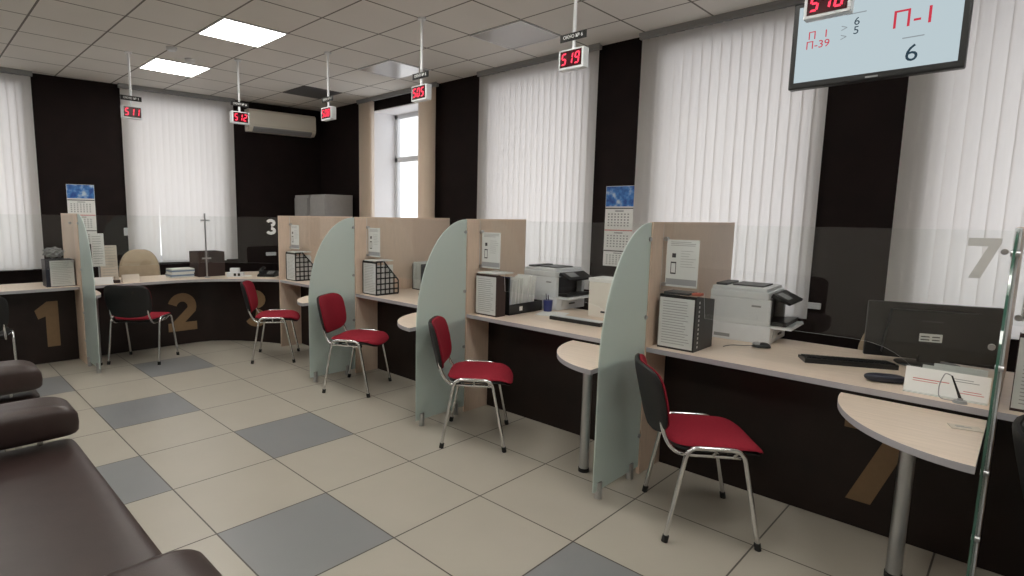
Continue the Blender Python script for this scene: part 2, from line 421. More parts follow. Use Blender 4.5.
# ---------------------------------------------------------------- vertical blinds
def blind(T, a, b, z0, label, slit=None, mat='blind', dense=None, ang=-9, off=.075):
    t = thing('vertical_blind', label, 'blind', T @ Vector(((a+b)/2, -off, z0)), 0, 'vertical blinds on the windows')
    bm = BM(); box(bm, (a-.02, -off-.022, 3.172), (b+.02, -off+.022, 3.214), .004, mat=T)
    box(bm, (a-.02, -off-.030, 3.196), (b+.02, -off-.020, 3.2235), mat=T)
    obj('headrail', bm, M['plastic_grey'], t)
    bm = BM(); W = .084
    def slat(p, an, dx=0.):
        n = 4; rows = []
        for zz in (3.168, 2.4, 1.6, z0):
            row = []
            k = ((3.168-zz)/(3.168-z0))**3
            for i in range(n+1):
                u = (i/n-.5)*W; bow = .0025*(1-(2*i/n-1)**2)
                c, s = math.cos(an), math.sin(an)
                row.append(bm.verts.new(T @ Vector((p+dx*k+u*c-bow*s, -off+u*s+bow*c, zz))))
            rows.append(row)
        for r0, r1 in zip(rows, rows[1:]):
            for i in range(n): bm.faces.new((r0[i], r0[i+1], r1[i+1], r1[i]))
    if dense is None:
        n = max(2, round((b-a)/.0755)); p = (b-a-W)/(n-1)
        for i in range(n):
            q = a+W/2+i*p
            hit = slit is not None and abs(q-slit) < p*.5
            slat(q, math.radians(ang+random.uniform(-2, 2)), -.017 if hit else random.uniform(-.003, .003))
    else:
        for (c0, c1, m) in dense:
            for i in range(m): slat(c0+(c1-c0)*i/(m-1), math.radians(58+random.uniform(-6, 6)))
    sl = obj('slats', bm, M[mat], t, smooth=True)
    bm = BM()
    for zz in (z0+.012,):
        tube(bm, [T @ Vector((a+.03, -off-.018, zz)), T @ Vector((b-.03, -off-.018, zz))] if dense is None else [T @ Vector((dense[0][0], -off, zz)), T @ Vector((dense[0][1], -off, zz))], .002, 5)
    obj('bottom_chain', bm, M['frame_white'], t)
    return t
TRI = TR.copy()
blind(TR, 2.975, 4.48, .93, 'white vertical blind on the window wall beside the open window', slit=3.6)
blind(TR, 1.115, 2.545, .90, 'white vertical blind behind the printer of counter 7, left of the hanging screen', slit=1.72)
blind(TR, -.85, .668, .93, 'white vertical blind behind the black monitor at the right of the photo')
blind(TR, 5.19, 6.80, .95, 'cream vertical blind drawn open to both sides of the bare window', mat='blind_cream', dense=[(6.47, 6.78, 16), (5.21, 5.51, 16)])
blind(MB, lx(2.135), lx(3.52), .97, 'white vertical blind on the back wall behind counter 2', slit=lx(2.5), ang=9)
blind(MB, lx(-.35), lx(1.24), .93, 'white vertical blind on the back wall at the left edge above counter 1', ang=9)

# ---------------------------------------------------------------- ceiling fittings
def cell(i, j): return CX+i*CS, CY+j*CS
def ceiling_panel(i, j, lit, label):
    x, y = cell(i, j); t = thing('ceiling_light', label, 'ceiling light', (x+CS/2, y+CS/2, CEIL-.012), 0, 'square ceiling light panels')
    bm = BM(); e = .012
    for lo, hi in (((x, y), (x+CS, y+e)), ((x, y+CS-e), (x+CS, y+CS)), ((x, y+e), (x+e, y+CS-e)), ((x+CS-e, y+e), (x+CS, y+CS-e))):
        box(bm, (*lo, CEIL-.010), (*hi, CEIL))
    obj('light_frame', bm, M['frame_white'], t)
    bm = BM(); box(bm, (x+e, y+e, CEIL-.008), (x+CS-e, y+CS-e, CEIL-.001)); obj('diffuser', bm, M['light'] if lit else M['ceil_gloss'], t)
ceiling_panel(-1, 1, True, 'larger glowing square light panel on the ceiling, nearer of the two lit')
ceiling_panel(-1, 4, True, 'smaller glowing square light panel on the ceiling, farther of the two lit')
ceiling_panel(-1, -2, True, 'lit square ceiling panel just above the top edge of the photo')
ceiling_panel(2, -2, False, 'unlit glossy ceiling light panel left of the OKHO 6 ticket display')
ceiling_panel(2, 1, False, 'unlit glossy ceiling light panel above the open window')
for q in ((-1, -5), (-1, -8), (-5, 1), (-5, -2), (-5, -5), (-5, 4), (-5, -8)):
    ceiling_panel(*q, True, 'lit square ceiling panel out of the frame over the waiting area')
x, y = cell(2, 4); bm = BM(); box(bm, (x+.01, y+.01, CEIL-.006), (x+CS-.01, y+CS-.01, CEIL))
one('ceiling_panel', bm, M['ceil_dark'], 'dark grey square ceiling panel near the air conditioner', 'ceiling panel')
for (x, y), w in (((2.33, 6.35), 'between the two lit ceiling panels'), ((2.05, 6.05), 'left of the larger lit ceiling panel')):
    bm = BM(); cyl(bm, (x, y, CEIL-.035), (x, y, CEIL-.02), .035, 20, .048); cyl(bm, (x, y, CEIL-.02), (x, y, CEIL), .05, 20)
    one('smoke_detector', bm, M['frame_white'], 'small round smoke detector on the ceiling '+w, 'smoke detector', 'smoke detectors', smooth=True)

# ================================================================== COUNTERS
XF = 3.28; XP = 3.555; ZT = .83; TH = .03; XB = 4.24
YB = {8: .035, 7: 1.61, 6: 3.17, 5: 4.74, 4: 6.33}      # board at the far (left) end of counter n-1 ... see names below
# boards: name = between counters
boards = [(.035, 4.60, 7, 8), (1.61, 4.62, 6, 7), (3.17, 4.03, 5, 6), (4.74, 4.60, 4, 5), (6.33, 4.34, 3, 4)]
def smooth_top(name, poly, z0, z1, parent, label=None):
    bm = BM(); prism(bm, poly, z0, z1, mi=0, side_mi=1)
    return obj(name, bm, [M['wood_top'], M['edge']], parent, label=label)
for (yb, xb, l, r) in boards:
    bm = BM(); prism(bm, [(XF, 0), (xb, 0), (xb, 1.604), (XF, 1.604)], 0, .022, basis((1, 0, 0), (0, 0, 1), (0, yb+.022, 0)))
    if r == 8:
        for f_ in bm.faces:
            if f_.calc_center_median().x < XF+.001: f_.material_index = 1
    one('partition_board', bm, [M['wood'], M['plastic_white']], 'light maple partition board between counters %d and %d' % (l, r) if r < 8 else 'light maple partition board at the right edge, beside counter 7', 'partition', 'maple partition boards')
def glass_divider(T, label, see=False):
    """quarter-arched glass: local x outwards from the board edge (0..-.53), z up, y thickness"""
    t = thing('glass_divider', label, 'glass divider', T @ Vector((-.27, 0, 0)), 0, 'arched glass dividers')
    pts = [(-.004, .05), (-.004, 1.60)]
    for k in range(1, 25):
        a = PI/2*k/24; pts.append((-.004-.526*math.sin(a), .78+.82*math.cos(a)))
    pts.append((-.53, .05))
    bm = BM(); prism(bm, pts, -.004, .004, T @ basis((1, 0, 0), (0, 0, 1), (0, 0, 0)), 0, 1)
    obj('glass_panel', bm, [M['pane'] if see else M['frost'], M['green_edge'] if see else M['frost']], t)
    for z in (1.50, 1.02, .56, .26):
        bm = BM(); cyl(bm, T @ Vector((-.02, -.014, z)), T @ Vector((-.02, .014, z)), .013, 12)
        cyl(bm, T @ Vector((-.016, 0, z)), T @ Vector((.004, 0, z)), .008, 10)
        obj('clamp', bm, M['steel'], t, smooth=True)
    for x in (-.10, -.47):
        bm = BM(); cyl(bm, T @ Vector((x, 0, 0)), T @ Vector((x, 0, .10)), .021, 16)
        obj('foot', bm, M['steel'], t, smooth=True)
names = {(6, 7): 'frosted arched glass divider between counters 6 and 7', (5, 6): 'frosted arched glass divider between counters 5 and 6',
         (4, 5): 'frosted arched glass divider between counters 4 and 5', (7, 8): 'clear glass divider seen edge-on at the right edge'}
for (yb, xb, l, r) in boards[:4]:
    glass_divider(Matrix.Translation((XF, yb+.011, 0)), names[(l, r)], see=(r == 8))
def side_table(T, a, b, leg, label, e=1.95):
    """quarter-ellipse shelf at T (origin in the inner corner, x along a, y along b)"""
    t = thing('side_table', label, 'side table', T @ Vector((leg[0], leg[1], 0)), 0, 'half-round side tables')
    n = 22; pts = [(.0, .0)] + [(a*abs(math.cos(PI/2*k/n))**(2/e), b*abs(math.sin(PI/2*k/n))**(2/e)) for k in range(n+1)]
    bm = BM(); prism(bm, [tuple((T @ Vector((*p, 0))).xy) for p in pts], .757, .785, mi=0, side_mi=1)
    obj('tabletop', bm, [M['wood_top'], M['edge']], t)
    p = T @ Vector((leg[0], leg[1], 0))
    bm = BM(); cyl(bm, (p.x, p.y, .02), (p.x, p.y, .75), .030, 20); obj('leg', bm, M['steel'], t, smooth=True)
    bm = BM(); cyl(bm, (p.x, p.y, 0), (p.x, p.y, .025), .034, 20); obj('foot_cap', bm, M['rubber'], t, smooth=True)
    bm = BM(); cyl(bm, (p.x, p.y, .745), (p.x, p.y, .757), .04, 20); obj('top_plate', bm, M['steel'], t, smooth=True)
for (yb, xb, l, r) in boards[:4]:
    T = Matrix(((-1, 0, 0, XF-.002), (0, 1, 0, yb+.026), (0, 0, 1, 0), (0, 0, 0, 1)))
    side_table(T, .67 if l == 7 else .585, .525 if l == 7 else .505, (.12, .235) if l == 7 else (.222, .24), 'half-round maple side table with steel leg at counter %d' % l, 1.88)
bays = [(7, .057, 1.61), (6, 1.632, 3.17), (5, 3.192, 4.74), (4, 4.762, 6.33), (8, -1.6, .035)]
for n, a, b in bays:
    lab = 'maple service counter with dark brown front panel, %s' % {7: 'nearest, black monitor on top', 6: 'second from right, brochure tray on top', 5: 'third from right', 4: 'fourth from right, beside the corner', 8: 'cut off at the right edge'}[n]
    t = thing('service_counter', lab, 'counter', (XP, (a+b)/2, 0), 0, 'counters along the window wall')
    g = .0015
    smooth_top('worktop', [(XF, a+g), (XB, a+g), (XB, b-g), (XF, b-g)], ZT-TH, ZT, t)
    bm = BM(); box(bm, (XP, a+g, 0), (XP+.02, b-g, ZT-TH)); obj('front_panel', bm, M['panel'], t)
    bm = BM()
    for yy in (a+.02, b-.02-.018): box(bm, (XP+.02, yy, 0), (XB-.02, yy+.018, ZT-TH))
    obj('side_panel', bm, M['wood'], t)
    if n == 7:
        bm = BM(); digit(bm, '7', .30, .49, .10, faceX(XP-.0005, .605, .145)); obj('counter_number', bm, M['gold'], t, label='tan number 7')
# corner counters 1, 2, 3
YF = 7.0
curve_f = [(2.30, YF), (2.50, 6.965), (2.72, 6.86), (2.92, 6.72), (3.10, 6.56), (3.22, 6.44), (3.28, 6.354)]
curve_p = [(2.62, 7.25), (2.76, 7.22), (2.90, 7.13), (3.05, 6.98), (3.20, 6.78), (3.31, 6.58), (3.40, 6.354)]
t = thing('corner_counter', 'maple counter with dark front curving through the room corner, numbered 2 and 3', 'counter', (2.4, 7.4, 0))
smooth_top('worktop', [(1.354, YF)] + curve_f + [(XB, 6.354), (XB, 6.75), (3.6, 7.45), (2.9, 7.72), (1.354, 7.72)], ZT-TH, ZT, t)
bm = BM(); pp = [(1.354, 7.25)] + curve_p; nn = len(pp)
prism(bm, pp + [(x+.016, y+.016) for x, y in pp[::-1]], 0, ZT-TH); obj('front_panel', bm, M['panel'], t, smooth=True)
bm = BM(); digit(bm, '2', .34, .47, .105, faceY(2.27, 7.2495, .17)); obj('counter_number', bm, M['gold'], t, label='tan number 2')
d3 = (Vector((3.31, 6.58, 0))-Vector((3.05, 6.98, 0))).normalized()
bm = BM(); digit(bm, '3', .30, .47, .10, basis(d3, (0, 0, 1), (3.085, 6.905, .20)), 0, .006); obj('counter_number', bm, M['gold'], t, label='tan number 3')
t = thing('service_counter', 'maple counter with dark front and tan number 1 at the left edge', 'counter', (.3, 7.3, 0))
smooth_top('worktop', [(-1.4, YF), (1.328, YF), (1.328, 7.7), (-1.4, 7.7)], ZT-TH, ZT, t)
bm = BM(); box(bm, (-1.4, 7.25, 0), (1.328, 7.27, ZT-TH)); obj('front_panel', bm, M['panel'], t)
bm = BM(); digit(bm, '1', .22, .49, .105, faceY(.955, 7.2495, .175)); obj('counter_number', bm, M['gold'], t, label='tan number 1')
# partition 1|2
bm = BM(); box(bm, (1.330, 6.93, 0), (1.352, 7.72, 1.60)); one('partition_board', bm, M['wood'], 'light maple partition board between counters 1 and 2', 'partition', 'maple partition boards')
T1 = Matrix(((0, 1, 0, 1.341), (1, 0, 0, 6.93), (0, 0, 1, 0), (0, 0, 0, 1)))
glass_divider(T1, 'frosted arched glass divider between counters 1 and 2')
T = Matrix(((1, 0, 0, 1.354), (0, -1, 0, YF-.002), (0, 0, 1, 0), (0, 0, 0, 1)))
side_table(T, .115, .50, (.062, .20), 'half-round maple side table behind the chair at counter 2', 2.4)

# ---------------------------------------------------------------- clear glass screens
XG = 3.42
def gscreen(name_label, poly, T, dg=None, dmat='grey_film', clamps=()):
    t = thing('glass_screen', name_label, 'glass screen', T @ Vector((sum(p[0] for p in poly)/len(poly), min(p[1] for p in poly), 0)), 0, 'clear glass counter screens')
    bm = BM(); prism(bm, poly, -.004, 0, T, 0, 1); obj('pane', bm, [M['glass'], M['plastic_white']], t)
    for c in clamps:
        bm = BM(); cyl(bm, T @ Vector((c[0], c[1], -.016)), T @ Vector((c[0], c[1], .012)), .013, 12); obj('clamp', bm, M['steel'], t, smooth=True)
    if dg:
        ch, w, h, s, x, z = dg
        bm = BM(); digit(bm, ch, w, h, s, T @ Matrix.Translation((x, z, 0)), .0003, .0012)
        obj('screen_number', bm, M[dmat], t, label='number %s' % ch)
# faceX frame: local x = -(Y - yo)
for n, a, b in bays:
    L = b-a-.004; T = faceX(XG, b-.002, 0)
    poly = [(0, 1.185), (.272, 1.185), (.285, 1.035)] + [(L-q, z) for q, z in ((.53, 1.035), (.46, 1.030), (.40, 1.015), (.35, .99), (.31, .962), (.275, .925), (.25, .885), (.235, .8305))] + [(L, .8305), (L, 1.592), (0, 1.592)]
    dg = {7: ('7', .108, .178, .036, L-.142, 1.379)}.get(n)
    gscreen('clear glass screen above counter %d' % n if n != 8 else 'clear glass screen cut off at the right edge', poly, T, dg, 'grey_film',
            [(.022, 1.50), (.022, 1.22), (L-.022, 1.50), (L-.022, 1.08)])
T = faceY(0, 7.10, 0)
gscreen('clear glass screen above counter 1', [(-1.4, 1.02), (1.3295, 1.02), (1.3295, 1.585), (-1.4, 1.585)], T, clamps=[(1.30, 1.5), (1.30, 1.1)])
gscreen('clear glass screen above counter 2, left of the steel post', [(1.357, 1.02), (2.685, 1.02), (2.685, 1.585), (1.357, 1.585)], T, clamps=[(1.385, 1.5), (1.385, 1.1)])
dv = (Vector((3.42, 6.354, 0))-Vector((2.715, 7.085, 0))); Lg = dv.length
T = basis(dv, (0, 0, 1), (2.715, 7.085, 0))
gscreen('clear angled glass screen of the corner counter with white number 3', [(.0, 1.02), (Lg-.003, 1.02), (Lg-.003, 1.585), (0, 1.585)], T,
        ('3', .125, .19, .035, .735, 1.372), 'white_film')
t = thing('screen_post', 'slim steel post joining the two glass screens in the corner', 'post', (2.70, 7.094, ZT))
bm = BM(); cyl(bm, (2.70, 7.094, ZT), (2.70, 7.094, 1.62), .010, 12); obj('pole', bm, M['steel'], t, smooth=True)
bm = BM(); cyl(bm, (2.70, 7.094, ZT), (2.70, 7.094, ZT+.012), .03, 16); obj('base_plate', bm, M['steel'], t, smooth=True)
for z in (1.535, 1.07):
    bm = BM(); box(bm, (2.645, 7.078, z-.010), (2.70, 7.090, z+.010), .003); box(bm, (2.70, 7.076, z-.010), (2.755, 7.088, z+.010), .003); obj('clamp', bm, M['steel'], t)

# ================================================================== CHAIRS
def make_chair(label, red=True, group='red visitor chairs'):
    t = thing('visitor_chair', label, 'chair', (0, 0, 0), 0, group)
    r = .0115
    fx, fy = .222, .268
    for s, nm in ((1, 'l'), (-1, 'r')):
        bm = BM()
        p = bez([(-fx, s*fy, .012), (-.135, s*.258, .500), (.125, s*.258, .500), (fx, s*fy, .012)], .055)
        k = len(p)//2
        tube(bm, p[:k+1], r, 10); obj('leg', bm, M['chrome'], t, True, True)
        bm = BM(); tube(bm, p[k:], r, 10); obj('leg', bm, M['chrome'], t, True, True)
        bm = BM(); cyl(bm, (-fx, s*fy, 0), (-fx+.006, s*(fy-.001), .035), .016, 12); obj('foot_cap', bm, M['rubber'], t, True, True)
        bm = BM(); cyl(bm, (fx, s*fy, 0), (fx-.006, s*(fy-.001), .035), .016, 12); obj('foot_cap', bm, M['rubber'], t, True, True)
        bm = BM(); tube(bm, bez([(.13, s*.205, .445), (-.185, s*.205, .445), (-.243, s*.20, .535), (-.262, s*.19, .65)], .07), r*.95, 10)
        tube(bm, [(.0, s*.205, .445), (.0, s*.258, .495)], .008, 8); tube(bm, [(.10, s*.205, .445), (.10, s*.258, .495)], .008, 8)
        obj('back_tube', bm, M['chrome'], t, True, True)
    bm = BM()
    for x in (.09, -.11): tube(bm, [(x, -.205, .445), (x, .205, .445)], .009, 8)
    obj('cross_bar', bm, M['black'], t, True, True)
    def seatwarp(v):
        x, y = v.x, v.y; z = v.z
        z += -.035*max(0, (x-.12)/.11)**2 + .012*(y/.23)**2
        return Vector((x+.03, y, z+.484))
    bm = BM(); cushion(bm, .47, .475, .056, 4., edge=2.6, warp=seatwarp, flat=.35)
    obj('seat', bm, M['red'] if red else M['black'], t, True, True)
    bm = BM(); cushion(bm, .45, .465, .030, 4., edge=4, warp=lambda v: seatwarp(v)-Vector((0, 0, .018)), flat=1.)
    obj('seat_shell', bm, M['black_matt'], t, True, True)
    rec = math.radians(13)
    def backwarp(v):   # v.x width, v.y height, v.z depth (front +)
        w, h, d = v.x, v.y, v.z
        w *= 1-.05*max(0, -h/.17)            # narrower toward the bottom
        d += .055*(w/.235)**2
        h2 = h+.17
        return Vector((-.262 - h2*math.sin(rec) + d*math.cos(rec)+.0, w, .532+h2*math.cos(rec)+d*math.sin(rec)))
    bm = BM(); cushion(bm, .475, .350, .046, 4.2, edge=2.8, warp=lambda v: backwarp(v+Vector((0, 0, .004))), flat=.2)
    obj('backrest', bm, M['red'] if red else M['black'], t, True, True)
    bm = BM(); cushion(bm, .486, .362, .034, 4.2, edge=4, warp=lambda v: backwarp(v-Vector((0, 0, .012))), flat=1.)
    obj('back_shell', bm, M['black_matt'], t, True, True)
    return t
def cdir(dx, dy): return math.atan2(dy, dx)
ch = make_chair('red padded visitor chair with black back shell, nearest, at counter 7')
ch.matrix_basis = Matrix.Translation((3.01, 1.135, 0)) @ Matrix.Rotation(cdir(.604, -.796), 4, 'Z')
dup(ch, (2.975, 2.755, 0), cdir(.62, -.785), 'red padded visitor chair in front of counter 6, before the second frosted divider')
dup(ch, (3.025, 4.34, 0), cdir(.51, -.86), 'red padded visitor chair in front of counter 5, before the farthest frosted divider')
dup(ch, (2.985, 5.89, 0), cdir(.80, -.55), 'red padded visitor chair standing in front of counter 4, farthest on the right')
c1 = make_chair('black visitor chair cut off at the left edge of the photo, facing counter 1', False, 'black visitor chairs'); c1.matrix_basis = Matrix.Translation((.44, 6.68, 0)) @ Matrix.Rotation(PI/2-.1, 4, 'Z')
dup(c1, (3.005, -.375, 0), -PI/2, 'black visitor chair cut off at the right edge of the photo')
dup(ch, (1.845, 6.74, 0), cdir(.68, .73), 'visitor chair seen from behind, black back shell, in front of counter 2')

# ================================================================== BENCHES
def bench(y0, y1, label, arms=2):
    t = thing('waiting_bench', label, 'bench', (.2, (y0+y1)/2, 0), 0, 'brown leather waiting benches')
    def soft(bm, lo, hi, n=6., edge=4.):
        lo, hi = Vector(lo), Vector(hi); c = (lo+hi)/2; s = hi-lo
        cushion(bm, s.x, s.y, s.z, n, rings=9, seg=64, edge=edge, warp=lambda v: v+c)
    bm = BM(); soft(bm, (-.12, y0+.02, .33), (.582, y1-.02, .445), 24, 6); obj('seat', bm, M['leather'], t, True)
    def arm(yy):
        def w(v):
            x, yv, z = v
            if x > .24: z -= .02*((x-.24)/.14)**2
            return Vector((x+.215, yv+yy, z+.572))
        bm = BM(); cushion(bm, .745, .28, .185, 12, rings=11, seg=64, edge=4., warp=w)
        a = obj('armrest', bm, M['leather'], t, True)
        bm = BM(); tube(bm, bez([(.40, yy, .36), (.43, yy, .42), (.43, yy, .53)], .03), .014, 10); obj('arm_bracket', bm, M['chrome'], a, True)
    arm(y0+.08)
    if arms > 1: arm(y1-.08)
    def bw(v):  # backrest
        h = v.y+.28; return Vector((-.20-.16*h+v.z, v.x+(y0+y1)/2, .47+h))
    bm = BM(); cushion(bm, y1-y0-.06, .56, .10, 12, rings=8, seg=64, edge=3, warp=bw); obj('backrest', bm, M['leather'], t, True)
    for yy in (y0+.14, y1-.14):
        bm = BM()
        tube(bm, bez([(.45, yy, .0), (.45, yy, .30), (-.22, yy, .30), (-.22, yy, .0)], .06), .018, 10)
        tube(bm, bez([(-.15, yy, .30), (-.28, yy, .36), (-.36, yy, .95)], .05), .016, 10)
        obj('leg_frame', bm, M['chrome'], t, True)
bench(1.45, 3.50, 'brown leather waiting bench in the left foreground')
bench(4.36, 5.4, 'brown leather waiting bench farther off at the left edge of the photo', 1)

# ================================================================== HANGING TICKET DISPLAYS
def ticket_display(x, y, rot, num, win, label):
    """faces local -y; rot about z"""
    t = thing('ticket_display', label, 'ticket display', (x, y, 2.57), rot, 'ticket displays hanging over the counters')
    bm = BM(); cyl(bm, (0, 0, .12), (0, 0, CEIL-2.57), .011, 12); cyl(bm, (0, 0, CEIL-2.57-.012), (0, 0, CEIL-2.57), .035, 16); obj('pole', bm, M['frame_white'], t, True, True)
    bm = BM(); box(bm, (-.094, -.030, 0), (.094, .030, .124), .004); obj('housing', bm, M['plastic_white'], t, False, True)
    bm = BM(); box(bm, (-.080, -.0325, .014), (.080, -.0295, .114)); sc = obj('screen', bm, M['led_back'], t, False, True)
    bm = BM(); seven(bm, num, .036, .072, .013, .0095, basis((1, 0, 0), (0, 0, 1), (-.006, -.0328, .064)), 0, .001); obj('digits', bm, M['led'], sc, False, True)
    bm = BM(); box(bm, (-.098, -.016, .178), (.098, -.008, .226), .002); box(bm, (-.012, -.010, .195), (.012, .008, .21)); pl = obj('sign_plate', bm, M['rubber'], t, False, True)
    bm = BM(); text_bm(bm, '\u041e\u041a\u041d\u041e \u2116 %s' % win, .029, basis((1, 0, 0), (0, 0, 1), (0, -.0165, .202)), .0006, .0004); obj('lettering', bm, M['white_film'], pl, False, True)
ticket_display(1.80, 6.55, 0, '511', '2', 'red LED ticket display hanging above counter 2, leftmost')
ticket_display(2.695, 6.01, 0, '512', '3', 'red LED ticket display reading 512 left of the air conditioner')
ticket_display(3.20, 5.07, -PI/2, '508', '4', 'red LED ticket display hanging right of the air conditioner, above counter 4')
ticket_display(3.20, 3.655, -PI/2, '505', '5', 'red LED ticket display reading 505 in front of the open window')
ticket_display(3.20, 2.175, -PI/2, '519', '6', 'red LED ticket display reading 519 above counter 6')
ticket_display(3.20, .775, -PI/2, '510', '7', 'red LED ticket display reading 510 in front of the hanging screen')

# ---------------------------------------------------------------- hanging TV
t = thing('television', 'black framed flat screen hanging from the ceiling, showing red and dark ticket numbers', 'television', (3.45, .62, 2.31))
TY0, TY1, TZ0, TZ1 = .288, .985, 2.305, 2.735
bm = BM(); box(bm, (3.435, TY0, TZ0), (3.49, TY1, TZ1), .008); box(bm, (3.485, TY0+.12, TZ0+.08), (3.52, TY1-.12, TZ1-.08), .01); obj('housing', bm, M['black'], t)
bm = BM(); box(bm, (3.4335, TY0+.026, TZ0+.032), (3.4355, TY1-.026, TZ1-.024)); scn = obj('screen', bm, M['tv'], t)
xs = 3.4332
for body, size, yy, z, mm, nm in (('\u041f-1', .108, .485, 2.556, 'tv_red', 'large_ticket_text'), ('\u041f  1', .052, .865, 2.560, 'tv_red', 'ticket_row_text'), ('\u041f-39', .052, .865, 2.513, 'tv_red', 'ticket_row_text'),
                             ('6', .108, .480, 2.398, 'tv_dark', 'large_window_number'), ('6', .052, .705, 2.590, 'tv_dark', 'row_window_number'), ('5', .052, .705, 2.548, 'tv_dark', 'row_window_number')):
    bm = BM(); text_bm(bm, body, size, faceX(xs, yy, z), .0004); obj(nm, bm, M[mm], scn)
bm = BM()
for z in (2.568, 2.525): text_bm(bm, '>', .05, faceX(xs, .755, z), .0004)
box(bm, (xs-.0004, .44, 2.470), (xs, .52, 2.475)); box(bm, (xs-.0004, .67, 2.628), (xs, .75, 2.633)); obj('grey_marks', bm, M['tv_grey'], scn)
bm = BM(); box(bm, (3.4335, .60, TZ0+.010), (3.4352, .65, TZ0+.018)); obj('badge', bm, M['plastic_grey'], t)
bm = BM(); cyl(bm, (3.54, .62, 2.55), (3.54, .62, CEIL), .022, 14); box(bm, (3.515, .52, 2.42), (3.54, .72, 2.62), .003); obj('mount_pole', bm, M['black'], t, True)

# ---------------------------------------------------------------- air conditioner, lockers
t = thing('air_conditioner', 'white split air conditioner high on the dark back wall', 'air conditioner', MB @ Vector((lx(4.22), -.1, 2.80)))
a, b = lx(3.70), lx(4.70)
prof = [(0, 2.80), (-.13, 2.80), (-.185, 2.845), (-.20, 2.90), (-.195, 3.075), (-.16, 3.105), (0, 3.105)]
TA = MB @ Matrix(((0, 0, 1, 0), (1, 0, 0, 0), (0, 1, 0, 0), (0, 0, 0, 1)))
bm = BM(); prism(bm, prof, a, b, TA); obj('body', bm, M['ac'], t)
bm = BM(); prism(bm, [(-.1975, 2.885), (-.206, 2.89), (-.2005, 3.07), (-.165, 3.10), (-.160, 3.097), (-.192, 3.068)], a+.004, b-.004, TA); obj('front_panel', bm, M['ac'], t)
bm = BM(); prism(bm, [(-.13, 2.796), (-.19, 2.843), (-.195, 2.86), (-.186, 2.86), (-.128, 2.802)], a+.06, b-.06, TA); obj('air_flap', bm, M['plastic_grey'], t)
def locker(y0, y1, label):
    t = thing('locker', label, 'locker', (4.58, (y0+y1)/2, 0), 0, 'grey metal lockers')
    bm = BM(); box(bm, (4.352, y0, 0), (4.80, y1, 1.91), .004); obj('body', bm, M['locker'], t)
    bm = BM(); box(bm, (4.334, y0+.012, .06), (4.352, y1-.012, 1.87), .003); d = obj('door', bm, M['locker'], t)
    bm = BM(); box(bm, (4.318, y0+.05, .98), (4.334, y0+.07, 1.10), .004); obj('handle', bm, M['plastic_dgrey'], d)
locker(6.99, 7.41, 'grey metal locker in the corner, nearer and wider of the pair')
locker(7.46, 7.86, 'grey metal locker in the corner, farther of the pair')

# ---------------------------------------------------------------- wall calendars
def calendar(T, w, z, label):
    """T: wall face frame with local x right, y up, z towards the viewer. z = (top, [page breaks...])"""
    top, h1, pages = z
    t = thing('wall_calendar', label, 'calendar', T @ Vector((w/2, pages[-1][1], 0)), 0, 'three month wall calendars')
    def bx(bm, x0, x1, z0, z1, d0, d1): box(bm, (x0, z0, d0), (x1, z1, d1), mat=T)
    bm = BM(); bx(bm, -.004, w+.004, pages[-1][1]-.003, top, .001, .004); obj('backing', bm, M['paper'], t)
    bm = BM(); bx(bm, 0, w, h1, top-.004, .004, .006); obj('picture', bm, M['calpic'], t)
    for i, (z1, z0) in enumerate(pages):
        bm = BM(); bx(bm, .002, w-.002, z0, z1-.012, .004, .007); p = obj('month_page', bm, M['paper'], t)
        bm = BM(); bx(bm, 0, w, z1-.012, z1-.002, .004, .009); obj('binding', bm, M['ink_dark'] if i != 1 else M['ink_red'], p)
        bm = BM(); hh = z1-z0-.012
        bx(bm, w*.35, w*.65, z0+hh*.86, z0+hh*.92, .007, .0075)
        for r in range(5):
            for c in range(7):
                x = w*(.10+.115*c); y = z0+hh*(.70-.145*r)
                bx(bm, x, x+w*.055, y, y+hh*.065, .007, .0075)
        obj('dates', bm, M['ink'], p)
calendar(faceX(XW, 2.868, 0), .290, (1.925, 1.735, [(1.725, 1.53), (1.52, 1.335), (1.325, 1.175)]), 'three month wall calendar with blue pictures on the dark pier of the window wall')
calendar(MB @ Matrix(((1, 0, 0, lx(1.515)), (0, 0, -1, 0), (0, 1, 0, 0), (0, 0, 0, 1))), .285, (1.955, 1.785, [(1.77, 1.595), (1.585, 1.40), (1.39, 1.22)]), 'three month wall calendar with blue picture on the back wall behind counter 1')

